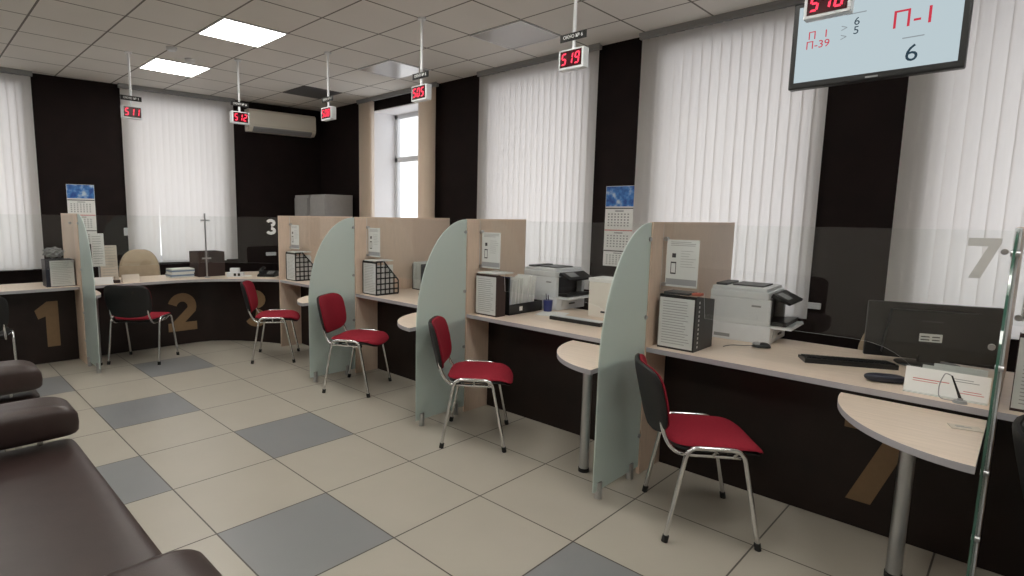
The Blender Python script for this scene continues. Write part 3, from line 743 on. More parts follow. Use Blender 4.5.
# ================================================================== THINGS ON THE COUNTERS
def lines(bm, T, w, h, n, x0=.1, top=.9, bot=.1, th=.010, depth=.0006, seed=1):
    rnd = random.Random(seed)
    for i in range(n):
        z = h*(top-(top-bot)*i/(n-1)); x1 = w*rnd.uniform(.72, .92)
        box(bm, (w*x0, z-h*th/2, 0), (x1, z+h*th/2, depth), mat=T)
def notice(yb, label, seed):
    """A4 notice stuck to the glass screen near a board"""
    T = faceX(XG-.0012, yb-.03, 1.208); w, h = .20, .29
    t = thing('notice_sheet', label, 'notice', T @ Vector((w/2, 0, 0)), 0, 'notices stuck to the glass screens')
    bm = BM(); box(bm, (0, 0, -.0008), (w, h, 0), mat=T); obj('sheet', bm, M['paper_grey'], t)
    bm = BM(); lines(bm, T, w, h, 3, .12, .95, .88, .012, seed=seed)
    for k in range(7): box(bm, (w*.45, h*(.76-k*.055), 0), (w*random.uniform(.7, .92), h*(.768-k*.055), .0006), mat=T)
    obj('print', bm, M['ink'], t)
    bm = BM(); box(bm, (w*.15, h*.50, 0), (w*.32, h*.53, .0006), mat=T); box(bm, (w*.15, h*.27, 0), (w*.32, h*.30, .0006), mat=T)
    box(bm, (w*.15, h*.30, 0), (w*.17, h*.50, .0006), mat=T); box(bm, (w*.30, h*.30, 0), (w*.32, h*.50, .0006), mat=T)
    box(bm, (w*.18, h*.62, 0), (w*.30, h*.71, .0006), mat=T); obj('symbols', bm, M['ink_dark'], t)
    bm = BM(); box(bm, (w*.03, h*.04, 0), (w*.97, h*.17, .0004), mat=T); obj('footer_band', bm, M['ink'], t)
for yb, l, s in ((1.61, 7, 1), (3.17, 6, 2), (4.74, 5, 3), (6.33, 4, 4), (.035, 8, 5)):
    notice(yb, 'printed A4 notice with small symbols stuck to the glass of counter %d' % l if l < 8 else 'printed A4 notice on the glass at the right edge of the photo', s)
def mesh_file(yb, label, style):
    """standing file box behind the taped paper: end faces the visitor, diagonal side faces -Y"""
    x0, x1, y1, y0 = 3.352, (3.46 if style == 'brown_card' else 3.63), yb-.035, yb-.26
    if style == 'mesh':
        t = thing('magazine_file', label, 'file box', ((x0+x1)/2, (y0+y1)/2, ZT), 0, 'file boxes with a taped sheet')
        def side(bm, yy):
            w = x1-x0; T = basis((1, 0, 0), (0, 0, 1), (x0, yy, ZT)); th = .004
            out = [(0, .008), (w, .008), (w, .14), (w*.34, .335), (0, .335)]
            for p, q in zip(out, out[1:]+out[:1]): ribbon(bm, [p, q], .014, -th, 0, T)
            n = 6
            for k in range(1, n):
                z = .335*k/n; xe = w if z < .14 else w*(1-.66*(z-.14)/.195); ribbon(bm, [(0, z), (xe, z)], .013, -th, 0, T)
            for k in range(1, 5):
                x = w*k/5; ze = .335 if x < w*.34 else .335-(x-w*.34)/(w*.66)*.195; ribbon(bm, [(x, .003), (x, ze)], .013, -th, 0, T)
        bm = BM(); side(bm, y0+.004); obj('mesh_side', bm, M['black'], t)
        bm = BM(); side(bm, y1); obj('mesh_side', bm, M['black'], t)
        bm = BM(); box(bm, (x0, y0, ZT), (x0+.006, y1, ZT+.335)); obj('front', bm, M['black'], t)
        bm = BM(); box(bm, (x0, y0, ZT), (x1, y1, ZT+.005)); obj('base', bm, M['black'], t)
    else:
        t = thing('magazine_file', label, 'file box', ((x0+x1)/2, (y0+y1)/2, ZT), 0, 'file boxes with a taped sheet')
        bm = BM(); prism(bm, [(x0, ZT), (x1, ZT), (x1, ZT+.30), (x0+.03, ZT+.335), (x0, ZT+.335)], 0, .004, basis((1, 0, 0), (0, 0, 1), (0, y0+.004, 0)))
        obj('side', bm, M[style], t)
        bm = BM(); prism(bm, [(x0, ZT), (x1, ZT), (x1, ZT+.30), (x0+.03, ZT+.335), (x0, ZT+.335)], 0, .004, basis((1, 0, 0), (0, 0, 1), (0, y1, 0))); obj('side', bm, M[style], t)
        bm = BM(); box(bm, (x0, y0+.004, ZT), (x0+.005, y1-.004, ZT+.335)); obj('front', bm, M[style], t)
        bm = BM(); box(bm, (x0+.005, y0+.004, ZT), (x1, y1-.004, ZT+.005)); obj('base', bm, M[style], t)
    if style == 'black':
        bm = BM()
        for k in range(11): box(bm, (x0+.045, y0-.0008, ZT+.02+k*.027), (x0+.060, y0+.0005, ZT+.034+k*.027))
        obj('perforation', bm, M['paper_grey'], t)
    T = faceX(x0-.0005, yb-.038, ZT+.012); w, h = .213, .305
    bm = BM(); box(bm, (0, 0, 0), (w, h, .0008), mat=T); sh = obj('taped_sheet', bm, M['paper_grey'], t)
    bm = BM(); lines(bm, T @ Matrix.Translation((0, 0, .0008)), w, h, 17, .1, .93, .08, .012, seed=int(yb*10)); obj('print', bm, M['ink'], sh)
    # papers inside
    rnd = random.Random(int(yb*100))
    bm = BM()
    for k in range(5):
        yy = y0+.025+k*.036; box(bm, (x0+.012, yy, ZT+.006), (min(x1-.01, x0+.012+rnd.uniform(.21, .25)), yy+rnd.uniform(.006, .014), ZT+rnd.uniform(.24, .30)))
    obj('papers', bm, M['paper'], t)
mesh_file(1.61, 'black perforated file box with taped printed sheet on counter 7', 'black')
mesh_file(3.17, 'dark brown file box with taped printed sheet on counter 6', 'brown_card')
mesh_file(4.74, 'black mesh file box with taped sheet on counter 5', 'mesh')
mesh_file(6.33, 'black mesh file box with taped sheet on counter 4', 'mesh')
mesh_file(.035, 'dark file box with taped printed sheet at the right edge of the photo', 'brown_card')
def flat_papers(x0, x1, y0, y1, z, n, label, rot=0.):
    bm = BM(); rnd = random.Random(n)
    for k in range(n):
        dx, dy = rnd.uniform(-.006, .006), rnd.uniform(-.006, .006)
        box(bm, (x0+dx, y0+dy, z+k*.0022), (x1+dx, y1+dy, z+k*.0022+.0018))
    if rot:
        c = Vector(((x0+x1)/2, (y0+y1)/2, 0)); R = Matrix.Translation(c) @ Matrix.Rotation(rot, 4, 'Z') @ Matrix.Translation(-c)
        for v in bm.verts: v.co = R @ v.co
    return one('paper_stack', bm, M['paper'], label, 'papers', 'loose paper stacks')
for yb, n in ((3.17, 6), (4.74, 5), (6.33, 4)):
    flat_papers(3.36, 3.57, yb-.25, yb-.045, ZT+.336, 5, 'thin stack of paper lying across the file box of counter %d' % n)
bm = BM(); box(bm, (3.37, 1.41, ZT+.336), (3.50, 1.56, ZT+.350), .002); one('notepad', bm, M['plastic_dgrey'], 'dark notepad lying on top of the black perforated file box', 'notepad')
bm = BM(); box(bm, (3.40, 1.352, ZT+.336), (3.46, 1.40, ZT+.352), .003); one('note_block', bm, pbr('salmon_paper', (.55, .16, .11), .8), 'salmon pink note block on top of the black perforated file box', 'note block')

# ---- printers
def printer(loc, rot, label):
    """front faces local -y, origin at base centre"""
    t = thing('printer', label, 'printer', loc, rot, 'white laser printers')
    W, Dp, H = .40, .40, .345
    bm = BM()
    box(bm, (-W/2, -Dp/2+.02, 0), (W/2, Dp/2, .115), .008)                    # paper base
    box(bm, (-W/2, -Dp/2+.10, .115), (W/2, Dp/2, .285), .008)                 # core
    box(bm, (-W/2, -Dp/2+.03, .115), (-W/2+.035, -Dp/2+.105, .285), .006)     # cheeks either side of the mouth
    box(bm, (W/2-.035, -Dp/2+.03, .115), (W/2, -Dp/2+.105, .285), .006)
    box(bm, (-W/2, -Dp/2+.045, .283), (W/2, Dp/2, H-.012), .010); obj('body', bm, M['plastic_white'], t, False, True)
    bm = BM(); box(bm, (-W/2+.036, -Dp/2+.085, .118), (W/2-.036, -Dp/2+.102, .282)); obj('output_slot', bm, M['black'], t, False, True)
    bm = BM(); prism(bm, [(-.20-.055, .122), (-.10, .122), (-.10, .134), (-.20-.04, .150), (-.20-.06, .150)], -W/2+.037, W/2-.037, Matrix(((0, 0, 1, 0), (1, 0, 0, 0), (0, 1, 0, 0), (0, 0, 0, 1)))); obj('output_tray', bm, M['black'], t, False, True)
    bm = BM(); prism(bm, [(-.20-.09, .104), (-.17, .104), (-.17, .118), (-.20-.085, .120)], -W/2+.02, W/2-.02, Matrix(((0, 0, 1, 0), (1, 0, 0, 0), (0, 1, 0, 0), (0, 0, 0, 1)))); obj('front_lip', bm, M['plastic_white'], t, False, True)
    bm = BM(); box(bm, (-.13, -Dp/2+.012, .03), (.13, -Dp/2+.021, .085), .003); cs = obj('paper_drawer', bm, M['plastic_white'], t, False, True)
    bm = BM(); box(bm, (-.04, -Dp/2+.006, .045), (.04, -Dp/2+.013, .058), .002); obj('handle', bm, M['plastic_dgrey'], cs, False, True)
    TP = Matrix(((0, 0, 1, 0), (1, 0, 0, 0), (0, 1, 0, 0), (0, 0, 0, 1)))
    bm = BM(); prism(bm, [(-.155, .30), (-.265, .258), (-.272, .272), (-.165, .325)], -.15, .19, TP); cp = obj('control_panel', bm, M['black'], t, False, True)
    bm = BM(); prism(bm, [(-.18, .3195), (-.245, .2885), (-.246, .2905), (-.181, .3215)], -.10, .02, TP); obj('display', bm, M['plastic_grey'], cp, False, True)
    bm = BM(); box(bm, (-W/2+.01, -Dp/2+.06, H-.012), (W/2-.01, Dp/2-.005, H+.012), .008)
    lid = obj('scanner_lid', bm, M['plastic_white'], t, False, True)
    bm = BM(); box(bm, (-.11, -.10, H+.012), (.12, .09, H+.022), .004); box(bm, (-.16, .11, H+.012), (.10, .18, H+.028), .005); obj('document_feeder', bm, M['plastic_dgrey'], lid, False, True)
    T = basis((0, -1, 0), (0, 0, 1), (-W/2-.0005, -.06, .235))
    bm = BM(); box(bm, (0, 0, 0), (.055, .012, .0008), mat=T); obj('badge', bm, M['plastic_grey'], t, False, True)
    bm = BM(); box(bm, (-W/2-.001, .06, .018), (-W/2+.004, .16, .040), .001); obj('side_grip', bm, M['plastic_grey'], t, False, True)
    return t
pr = printer((4.13, 1.30, ZT), math.radians(3), 'white laser printer with black tray on counter 7')
dup(pr, (4.20, 2.955, ZT), math.radians(-3), 'white laser printer with black tray on counter 6')

# ---- counter 7
def keyboard(loc, rot, label, top='black'):
    t = thing('keyboard', label, 'keyboard', loc, rot, 'computer keyboards')
    bm = BM(); prism(bm, [(-.075, 0), (.075, 0), (.075, .026), (.06, .028), (-.075, .014)], -.22, .22, Matrix(((0, 0, 1, 0), (1, 0, 0, 0), (0, 1, 0, 0), (0, 0, 0, 1)))); obj('body', bm, M['black'], t, False, True)
    bm = BM()
    for r in range(5):
        yy = -.062+r*.026; zz = .0155+(yy+.075)/.135*.0135
        n = 17
        for k in range(n):
            x = -.208+k*.0247; box(bm, (x, yy, zz-.002), (x+.021, yy+.021, zz+.005), 0)
    obj('keys', bm, M[top], t, False, True); return t
# local -y = towards the typist; typist sits at +X
keyboard((3.77, .665, ZT), math.radians(117), 'black keyboard beside the black monitor on counter 7')
keyboard((3.70, 2.37, ZT), math.radians(90+2), 'keyboard with pale keys in front of the cream box on counter 6', 'plastic_white')
def mouse(loc, rot, label):
    t = thing('computer_mouse', label, 'mouse', loc, rot)
    bm = BM(); cushion(bm, .062, .110, .052, 2.5, edge=2., warp=lambda v: Vector((v.x, v.y, max(v.z, 0)*(1.1-.3*(v.y/.055))+.006)), flat=.1); obj('shell', bm, M['black'], t, True, True)
    bm = BM(); cushion(bm, .050, .050, .03, 2.5, edge=2., warp=lambda v: Vector((v.x, v.y+.026, max(v.z, 0)+.022)), flat=.1); obj('buttons', bm, M['plastic_grey'], t, True, True)
    bm = BM(); tube(bm, bez([(0, .05, .010), (.01, .10, .004), (.0, .17, .004), (-.07, .22, .004)], .06, 6), .0022, 6); obj('cable', bm, M['plastic_dgrey'], t, True, True)
mouse((3.82, 1.12, ZT), math.radians(25), 'black computer mouse on counter 7 before the printer')
t = thing('computer_monitor', 'black computer monitor seen from behind at the right end of counter 7', 'monitor', (4.07, .345, ZT), math.radians(20))
# local: back faces -x, width along y
bm = BM(); box(bm, (-.005, -.295, .03), (.028, .295, .345), .006); prism(bm, [(-.22, .06), (.22, .06), (.19, .31), (-.19, .31)], -.042, 0, Matrix(((0, 0, 1, -.002), (1, 0, 0, 0), (0, 1, 0, 0), (0, 0, 0, 1)))); obj('housing', bm, M['black'], t, False, True)
bm = BM(); box(bm, (.0275, -.280, .045), (.0295, .280, .330)); obj('screen', bm, M['plastic_dgrey'], t, False, True)
TL = basis((0, -1, 0), (0, 0, 1), (-.0445, .06, .19))
bm = BM(); box(bm, (0, -.05, 0), (.10, -.005, .0008), mat=TL); st = obj('sticker', bm, M['paper_grey'], t, False, True)
bm = BM()
for k in range(4): box(bm, (.006+.05*(k % 2), -.042+.017*(k//2), .0008), (.045+.045*(k % 2), -.036+.017*(k//2), .0013), mat=TL)
obj('sticker_print', bm, M['ink_dark'], st, False, True)
bm = BM(); box(bm, (0, .06, 0), (.10, .066, .0006), mat=TL); obj('vent', bm, M['plastic_dgrey'], t, False, True)
bm = BM(); box(bm, (-.03, -.05, .01), (.01, .05, .12), .006); obj('neck', bm, M['black'], t, False, True)
bm = BM(); cushion(bm, .20, .30, .03, 3, edge=3, warp=lambda v: Vector((v.x-.01, v.y, v.z+.0055)), flat=.36); obj('base', bm, M['black'], t, True, True)
# dark blue oblong case
t = thing('spectacle_case', 'dark blue oblong case lying at the edge of counter 7', 'case', (3.47, .445, ZT), math.radians(-66))
bm = BM(); cushion(bm, .175, .068, .042, 3.2, edge=2.6, warp=lambda v: Vector((v.x, v.y, v.z+.021)), flat=1.); obj('shell', bm, M['darkblue'], t, True, True)
bm = BM(); cushion(bm, .177, .070, .006, 3.2, edge=3, warp=lambda v: Vector((v.x, v.y, v.z+.022))); obj('seam', bm, M['rubber'], t, True, True)
# leaning leaflet and its holder
t = thing('leaflet_holder', 'white leaflets with red print leaning in a low holder on counter 7', 'leaflets', (3.45, .22, ZT))
dl = Vector((3.376, .362, 0)); dr = Vector((3.376, .066, 0)); rt = (dr-dl).normalized(); Lw = (dr-dl).length
TL = Matrix.Translation((dl.x, dl.y, ZT+.004)) @ basis(rt, (0, 0, 1), (0, 0, 0)) @ Matrix.Rotation(math.radians(-17), 4, 'X')
bm = BM(); box(bm, (0, 0, -.004), (Lw, .115, 0), mat=TL); lf = obj('leaflet', bm, M['paper'], t)
bm = BM(); box(bm, (.03, .06, 0), (.16, .064, .0006), mat=TL); box(bm, (.03, .05, 0), (.12, .053, .0006), mat=TL); box(bm, (.20, .025, 0), (.28, .028, .0006), mat=TL); box(bm, (.21, .035, 0), (.27, .038, .0006), mat=TL); obj('red_print', bm, M['ink_red'], lf)
bm = BM(); box(bm, (.17, .075, 0), (.26, .078, .0006), mat=TL); box(bm, (.17, .085, 0), (.24, .088, .0006), mat=TL); obj('grey_print', bm, M['ink'], lf)
bm = BM()
for k, (a, b) in enumerate(((.06, .26), (.10, .285))):
    box(bm, (3.434+.012*k, .066+.30-b, ZT+.001), (3.437+.012*k, .066+.30-a, ZT+.125+.012*k))
obj('rear_leaflets', bm, M['paper_grey'], t)
bm = BM(); box(bm, (3.352, .068, ZT), (3.412, .360, ZT+.004)); obj('stand', bm, M['paper_grey'], t)
# counter pen on a cord
t = thing('counter_pen', 'counter pen with springy cord and small base at the edge of counter 7', 'pen', (3.315, .155, ZT))
bm = BM(); cyl(bm, (3.315, .155, ZT), (3.315, .155, ZT+.012), .026, 18, .022); cyl(bm, (3.315, .155, ZT+.012), (3.315, .155, ZT+.022), .010, 12); obj('base', bm, M['plastic_grey'], t, True)
bm = BM(); tube(bm, [(3.315, .155, ZT+.018), (3.318, .168, ZT+.052), (3.322, .192, ZT+.115)], [.006, .0045, .003], 8); obj('pen', bm, M['black'], t, True)
bm = BM(); tube(bm, bez([(3.322, .192, ZT+.115), (3.320, .215, ZT+.125), (3.315, .232, ZT+.07), (3.305, .228, ZT+.006), (3.312, .178, ZT+.006)], .05, 6), .0022, 6); obj('cord', bm, M['plastic_grey'], t, True)
t = thing('business_card', 'white card lying on the half-round side table of counter 7', 'card', (3.08, .118, .785), math.radians(-72))
bm = BM(); box(bm, (-.05, -.03, 0), (.05, .03, .004)); obj('card', bm, M['cream'], t, False, True)
bm = BM(); box(bm, (-.03, -.004, .004), (.02, .004, .0045)); box(bm, (-.03, .010, .004), (.0, .014, .0045)); obj('print', bm, M['ink'], t, False, True)

# ---- beige office chairs
def office_chair(loc, rot, label, h=0.):
    t = thing('office_chair', label, 'chair', loc, rot, 'beige office chairs')
    def bw(v):
        w, hh, d = v.x, v.y, v.z; hh += .32
        w *= 1-.12*max(0, (hh-.38)/.26)
        return Vector((-.22-.10*hh+d+.05*(w/.25)**2, w, .52+hh+h))
    bm = BM(); cushion(bm, .47, .62, .11, 3.0, edge=2.6, warp=bw); b = obj('backrest', bm, M['beige_leather'], t, True, True)
    bm = BM(); cushion(bm, .40, .02, .02, 3, edge=2, warp=lambda v: bw(Vector((v.x, v.y+.10, v.z+.0*1-.055)))); obj('seam', bm, M['cream'], b, True, True)
    bm = BM(); cushion(bm, .50, .52, .12, 3.4, edge=2.6, warp=lambda v: Vector((v.x, v.y, v.z+.47+h))); obj('seat', bm, M['beige_leather'], t, True, True)
    for s in (1, -1):
        bm = BM(); tube(bm, bez([(.12, s*.24, .46+h), (.14, s*.29, .52+h), (.14, s*.29, .70+h), (-.22, s*.28, .71+h), (-.25, s*.25, .60+h)], .06), .014, 8); obj('armrest', bm, M['black'], t, True, True)
    bm = BM(); cyl(bm, (0, 0, .10), (0, 0, .42+h), .028, 14); obj('gas_lift', bm, M['black'], t, True, True)
    for k in range(5):
        a = 2*PI*k/5; c, s = math.cos(a), math.sin(a)
        bm = BM(); tube(bm, [(0, 0, .11), (.29*c, .29*s, .07)], [.026, .016], 8); cyl(bm, (.29*c-.012*s, .29*s+.012*c, .03), (.29*c+.012*s, .29*s-.012*c, .03), .03, 14); obj('base_arm', bm, M['black'], t, True, True)
    return t
oc = office_chair((2.12, 7.87-.02, 0), -PI/2+.15, 'beige office chair with rounded back behind counter 2')
oc.matrix_basis = Matrix.Translation((2.11, 7.74, 0)) @ Matrix.Rotation(math.radians(-108), 4, 'Z')
dup(oc, (.52, 7.76, 0), math.radians(-90), 'beige office chair cut off at the left edge behind counter 1')
oc2 = office_chair((4.36, .575, 0), math.radians(168), 'beige office chair mostly hidden behind the black monitor', -.13)

# ---- counter 6
def tray(loc, label):
    x0, y0, z = loc; L, W = .44, .20
    t = thing('brochure_tray', label, 'tray', (x0+L/2, y0+W/2, z))
    bm = BM(); box(bm, (x0, y0, z), (x0+L, y0+W, z+.006)); box(bm, (x0, y0, z), (x0+L, y0+.006, z+.085)); box(bm, (x0, y0+W-.006, z), (x0+L, y0+W, z+.085))
    obj('body', bm, M['black'], t)
    for x in (x0, x0+L-.006):
        bm = BM(); box(bm, (x, y0+.006, z), (x+.006, y0+W-.006, z+(.085 if x > x0 else .30))); obj('end_wall', bm, M['black'], t)
    bm = BM(); box(bm, (x0+.13, y0-.001, z+.025), (x0+.17, y0+.0005, z+.06)); obj('tag', bm, M['paper'], t)
tray((3.50, 2.90, ZT), 'black open tray filled with white brochures on counter 6')
rnd = random.Random(3)
for k in range(7):
    bm = BM(); x = 3.535+k*.050; T = Matrix.Translation((x, 2.995, ZT+.008)) @ Matrix.Rotation(rnd.uniform(.06, .16), 4, 'Y')
    box(bm, (0, -.075+rnd.uniform(-.01, .01), 0), (.014, .08, .285+rnd.uniform(-.02, .02)), .002, mat=T)
    tag(obj('brochure', bm, M['paper']), 'white brochures standing upright in the black tray on counter 6', 'brochure', 'brochures in the black tray')
bm = BM(); box(bm, (3.515, 2.915, ZT+.007), (3.521, 3.08, ZT+.31)); one('divider_card', bm, M['blue'], 'blue divider card at the front of the brochure tray', 'divider')
t = thing('pen_cup', 'blue pen cup between the brochure tray and printer on counter 6', 'pen cup', (3.90, 2.81, ZT))
bm = BM(); cyl(bm, (3.90, 2.81, ZT), (3.90, 2.81, ZT+.10), .034, 18, .040); obj('cup', bm, M['blue'], t, True)
bm = BM(); tube(bm, [(3.90, 2.82, ZT+.05), (3.91, 2.84, ZT+.15)], .004, 6); tube(bm, [(3.90, 2.80, ZT+.05), (3.88, 2.795, ZT+.145)], .004, 6); obj('pens', bm, M['darkblue'], t, True)
t = thing('pen_cup', 'dark blue pen cup between the black file box and printer on counter 7', 'pen cup', (3.73, 1.44, ZT))
bm = BM(); cyl(bm, (3.73, 1.44, ZT), (3.73, 1.44, ZT+.11), .036, 18, .042); obj('cup', bm, M['darkblue'], t, True)
bm = BM(); tube(bm, [(3.73, 1.45, ZT+.05), (3.74, 1.47, ZT+.16)], .004, 6); tube(bm, [(3.73, 1.43, ZT+.05), (3.72, 1.41, ZT+.155)], .004, 6); obj('pens', bm, M['blue'], t, True)
t = thing('storage_box', 'cream cardboard box beside the printer on counter 6, partly behind frosted glass', 'box', (4.04, 2.33, ZT))
bm = BM(); box(bm, (3.99, 2.19, ZT), (4.20, 2.475, ZT+.30), .004); obj('body', bm, pbr('pale_cream_board', (.74, .71, .65), .6), t)
bm = BM(); box(bm, (3.985, 2.185, ZT+.285), (4.205, 2.48, ZT+.315), .003); obj('lid', bm, M['paper'], t)
bm = BM(); box(bm, (3.9885, 2.30, ZT+.04), (3.9905, 2.36, ZT+.055)); obj('slot', bm, M['ink_dark'], t)
flat_papers(3.72, 3.93, 2.60, 2.88-.06, ZT, 3, 'few sheets lying on counter 6 in front of the printer', .3)
# ---- counter 5, standing folder behind
t = thing('folder_stand', 'white papers in a dark upright stand at the back of counter 5', 'folder', (4.06, 4.55, ZT))
bm = BM(); box(bm, (3.98, 4.52, ZT), (4.20, 4.535, ZT+.28)); box(bm, (3.98, 4.66, ZT), (4.20, 4.675, ZT+.28)); box(bm, (3.98, 4.535, ZT), (4.20, 4.66, ZT+.012)); obj('holder', bm, M['plastic_dgrey'], t)
bm = BM()
for k in range(4): box(bm, (3.965, 4.545+k*.028, ZT+.013), (4.18, 4.555+k*.028, ZT+.30))
obj('papers', bm, M['paper_grey'], t)
keyboard((3.75, 4.0, ZT), math.radians(90), 'black keyboard on counter 5 behind the frosted divider')

# ---- counter 1
t = thing('file_box', 'grey file box with dark spine at the right end of counter 1', 'file box', (1.21, 7.20, ZT))
bm = BM(); box(bm, (1.06, 7.125, ZT), (1.318, 7.34, ZT+.285), .003); obj('body', bm, M['darkblue'], t)
T = faceY(1.098, 7.1245, ZT+.006); bm = BM(); box(bm, (0, 0, 0), (.215, .272, .0015), mat=T); s_ = obj('sheet', bm, M['paper_grey'], t)
bm = BM(); lines(bm, T @ Matrix.Translation((0, 0, .0015)), .215, .272, 13, .08, .92, .1, .01, seed=9); obj('print', bm, M['ink'], s_)
bm = BM(); bmesh.ops.create_icosphere(bm, subdivisions=4, radius=1.)
for v in bm.verts:
    n = v.co.normalized(); k = 1+.22*math.sin(9*n.x+3*n.y)*math.sin(8*n.z+5*n.y)+.10*math.sin(23*n.y+11*n.x)
    v.co = Vector((1.155+n.x*.085*k, 7.22+n.y*.07*k, ZT+.356+n.z*.052*k))
one('plastic_bag', bm, M['plastic_grey'], 'crumpled grey bag lying on top of the grey file box', 'bag', smooth=True)
# ---- counter 2
def sheet_stand(x0, x1, y, z0, z1, lean, label, mat='paper_grey', seed=1):
    t = thing('sheet_stand', label, 'sheet stand', ((x0+x1)/2, y+.03, ZT), 0, 'upright sheets on counter 2')
    w, h = x1-x0, z1-ZT
    T = Matrix.Translation((x0, y, ZT)) @ basis((1, 0, 0), (0, 0, 1), (0, 0, 0)) @ Matrix.Rotation(-lean, 4, 'X')
    bm = BM(); box(bm, (0, z0-ZT, 0), (w, h, .003), mat=T); s = obj('sheet', bm, M[mat], t)
    bm = BM(); lines(bm, T @ Matrix.Translation((0, 0, .003)), w, h, 12, .1, .94, max(.1, (z0-ZT)/h+.06), .008, seed=seed); obj('print', bm, M['ink'], s)
    bm = BM(); box(bm, (w*.1, 0, -.05), (w*.9, .004, .012), mat=T)
    prism(bm, [(0, 0), (w*.15, 0), (w*.15, h*.7), (0, h*.7)], -.004, -.001, T @ Matrix.Translation((w*.42, 0, 0))); obj('stand', bm, M['plastic_grey'], t)
sheet_stand(1.50, 1.625, 7.18, 1.02, 1.385, .05, 'tall white sheet on a stand next to the frosted divider on counter 2', 'paper', 4)
sheet_stand(1.60, 1.775, 7.30, .84, 1.245, .06, 'wider cream sheet on a stand behind the tall white sheet on counter 2', 'cream', 5)
def tent(x0, x1, y, h, label, mat):
    T = Matrix(((0, 0, 1, 0), (1, 0, 0, y), (0, 1, 0, ZT), (0, 0, 0, 1)))
    bm = BM(); prism(bm, [(0, 0), (.004, 0), (.035, h), (.066, 0), (.07, 0), (.037, h+.003), (.033, h+.003)], x0, x1, T)
    one('tent_card', bm, M[mat], label, 'card', 'folded cards on counter 2')
tent(1.485, 1.665, 7.06, .075, 'white folded card on counter 2 nearest the divider', 'paper')
tent(1.765, 1.945, 7.10, .085, 'cream folded card on counter 2 left of the beige chair', 'cream')
t = thing('tape_dispenser', 'small dark holder between the two folded cards on counter 2', 'desk holder', (1.715, 7.14, ZT))
bm = BM(); box(bm, (1.685, 7.11, ZT), (1.745, 7.17, ZT+.035), .005); obj('base', bm, M['brown_card'], t)
bm = BM(); box(bm, (1.695, 7.12, ZT+.035), (1.735, 7.16, ZT+.075), .004); obj('block', bm, M['cream'], t)
t = thing('paper_ream', 'stack of two wrapped paper reams, pale with blue band, on counter 2', 'paper reams', (2.47, 7.35, ZT))
for z, dx in ((ZT, 0), (ZT+.055, .008)):
    bm = BM(); box(bm, (2.335+dx, 7.26, z), (2.605+dx, 7.47, z+.053), .004); r_ = obj('ream', bm, M['paper_grey'], t)
    bm = BM(); box(bm, (2.335+dx-.0015, 7.2585, z+.018), (2.605+dx+.0015, 7.4715, z+.038)); obj('band', bm, pbr('blue_grey_wrap', (.16, .23, .34), .6), r_)
t = thing('desk_organizer', 'black desk organizer box behind the steel post on counter 2', 'desk organizer', (2.80, 7.35, ZT))
bm = BM()
for lo, hi in (((2.640, 7.20, ZT), (2.970, 7.50, ZT+.006)), ((2.640, 7.20, ZT), (2.970, 7.206, ZT+.31)), ((2.640, 7.494, ZT), (2.970, 7.50, ZT+.31)), ((2.640, 7.206, ZT), (2.646, 7.494, ZT+.31)), ((2.964, 7.206, ZT), (2.970, 7.494, ZT+.31)), ((2.80, 7.206, ZT), (2.806, 7.494, ZT+.30))):
    box(bm, lo, hi)
obj('body', bm, M['brown_card'], t)
bm = BM()
for k in range(5): box(bm, (2.67+k*.055, 7.23, ZT+.007), (2.682+k*.055, 7.47, ZT+.29+.006*(k % 3)))
obj('folders', bm, M['darkblue'], t)
t = thing('tape_machine', 'small pale gadget with dark openings right of the black desk organizer', 'desk gadget', (3.02, 7.00, ZT), math.radians(-40))
bm = BM(); box(bm, (-.10, -.045, 0), (.10, .045, .055), .006); box(bm, (-.06, -.035, .055), (.05, .035, .11), .008); obj('body', bm, M['plastic_white'], t, False, True)
bm = BM(); box(bm, (-.01, -.0465, .012), (.02, -.044, .045)); box(bm, (.04, -.0465, .012), (.07, -.044, .045)); obj('openings', bm, M['black'], t, False, True)
t = thing('desk_telephone', 'black desk telephone at the corner counter below the white number 3', 'telephone', (3.36, 6.80, ZT), math.radians(-45))
bm = BM(); prism(bm, [(-.09, 0), (.09, 0), (.09, .065), (-.09, .025)], -.11, .11, Matrix(((0, 0, 1, 0), (1, 0, 0, 0), (0, 1, 0, 0), (0, 0, 0, 1)))); obj('body', bm, M['black'], t, False, True)
bm = BM(); tube(bm, bez([(-.075, -.08, .06), (-.075, -.055, .085), (-.075, .07, .105), (-.075, .085, .085)], .03), .017, 8); obj('handset', bm, M['black'], t, True, True)
bm = BM()
for r in range(4):
    for c in range(3): box(bm, (.0+c*.03, -.06+r*.027, .038+r*.006), (.02+c*.03, -.042+r*.027, .046+r*.006))
obj('keys', bm, M['plastic_grey'], t, False, True)
bm = BM(); box(bm, (3.09, 6.90, ZT), (3.19, 6.98, ZT+.014), .002); one('note_block', bm, M['paper'], 'small white note block left of the desk telephone', 'note block')
# sockets on the walls
bm = BM(); box(bm, (XW-.03, 1.045, .975), (XW, 1.135, 1.02), .004); one('wall_socket', bm, M['frame_white'], 'white socket block on the dark pier below the hanging screen', 'socket')
bm = BM(); box(bm, (lx(3.95), -.03, 1.0), (lx(4.10), 0, 1.05), .004, mat=MB); one('wall_socket', bm, M['frame_white'], 'white socket block on the back wall below the white number 3', 'socket')
bm = BM(); box(bm, (lx(2.10), -.02, 1.32), (lx(2.18), 0, 1.42), .004, mat=MB); one('wall_switch', bm, M['frame_white'], 'white wall switch left of the blind behind counter 2', 'switch')
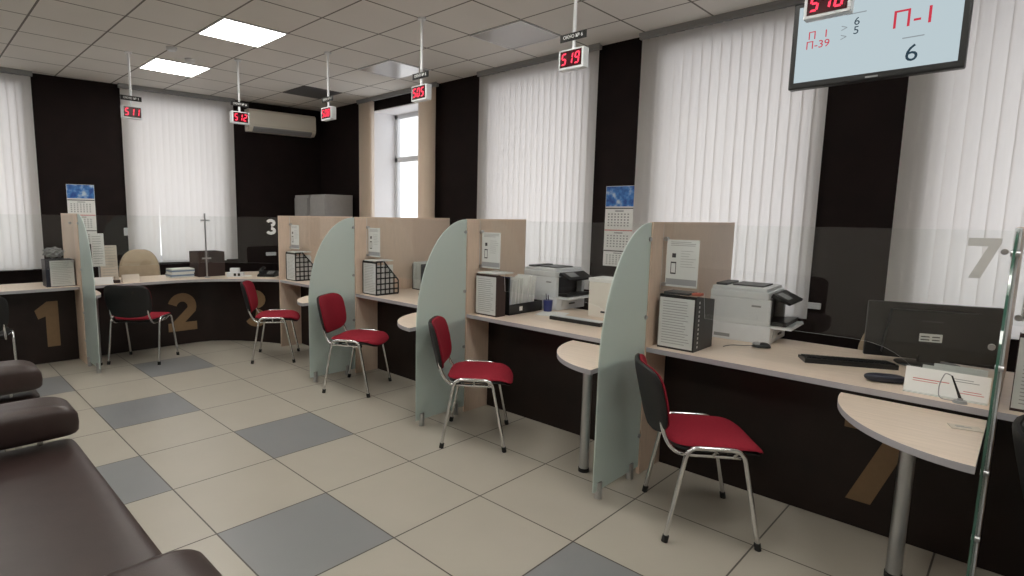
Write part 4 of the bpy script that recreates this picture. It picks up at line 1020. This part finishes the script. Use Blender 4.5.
# drawer unit under the window next to printer 7
t = thing('drawer_unit', 'maple drawer unit behind the printer of counter 7', 'drawer unit', (4.60, 1.55, 0))
bm = BM(); box(bm, (4.36, 1.30, 0), (4.76, 1.58, .92), .003); obj('body', bm, M['wood'], t)
bm = BM(); box(bm, (4.345, 1.31, .62), (4.36, 1.57, .90), .002); d = obj('drawer', bm, M['wood'], t)
bm = BM(); tube(bm, bez([(4.345, 1.39, .80), (4.325, 1.39, .80), (4.325, 1.49, .80), (4.345, 1.49, .80)], .01), .005, 6); obj('handle', bm, M['black'], d)

# ================================================================== LIGHT, WORLD, CAMERA
w = bpy.data.worlds.new('sky'); SC.world = w; w.use_nodes = True; nt = w.node_tree; nt.nodes.clear()
bg = nt.nodes.new('ShaderNodeBackground'); bg.inputs[0].default_value = (1.0, .98, .99, 1); bg.inputs[1].default_value = 0.99
wo = nt.nodes.new('ShaderNodeOutputWorld'); nt.links.new(bg.outputs[0], wo.inputs[0])
def portal(loc, rot, sx, sy):
    l = bpy.data.lights.new('portal', 'AREA'); l.shape = 'RECTANGLE'; l.size = sx; l.size_y = sy; l.cycles.is_portal = True
    o = bpy.data.objects.new('window_portal', l); C.objects.link(o); o.matrix_basis = Matrix.Translation(loc) @ rot
RX = Matrix.Rotation(PI/2, 4, 'Y')      # -Z -> -X
for a, b, z0, z1 in WINS.values(): portal((XW+WT+.02, (a+b)/2, (z0+z1)/2), RX, z1-z0, b-a)
for a, b, z0, z1 in BW.values():
    p = MB @ Vector(((a+b)/2, WT+.02, (z0+z1)/2)); portal(p, MB.to_3x3().to_4x4() @ Matrix.Rotation(-PI/2, 4, 'X'), b-a, z1-z0)

f = Vector((.69143033, .71130241, -.12638421)); r = Vector((.71816777, -.69574314, .01328654)); u = Vector((.0784802, .09995178, .99189238))
cd = bpy.data.cameras.new('camera'); cam = bpy.data.objects.new('camera', cd); C.objects.link(cam)
cd.sensor_width = 36; cd.sensor_fit = 'HORIZONTAL'; cd.lens = 564.5716/1024*36
cd.shift_x = (512-449.278)/1024; cd.shift_y = (288.696-288)/1024; cd.clip_start = .05; cd.clip_end = 100
cam.matrix_basis = Matrix(((r.x, u.x, -f.x, 0), (r.y, u.y, -f.y, 0), (r.z, u.z, -f.z, 1.61874), (0, 0, 0, 1)))
SC.camera = cam
SC.view_settings.view_transform = 'Standard'; SC.view_settings.look = 'None'
SC.view_settings.gamma = 1; SC.view_settings.use_curve_mapping = False; SC.view_settings.exposure = 1.05
SC.cycles.use_denoising = True; SC.cycles.max_bounces = 10; SC.cycles.diffuse_bounces = 5; SC.cycles.transparent_max_bounces = 16
SC.cycles.caustics_reflective = False; SC.cycles.caustics_refractive = False; SC.cycles.sample_clamp_indirect = 6
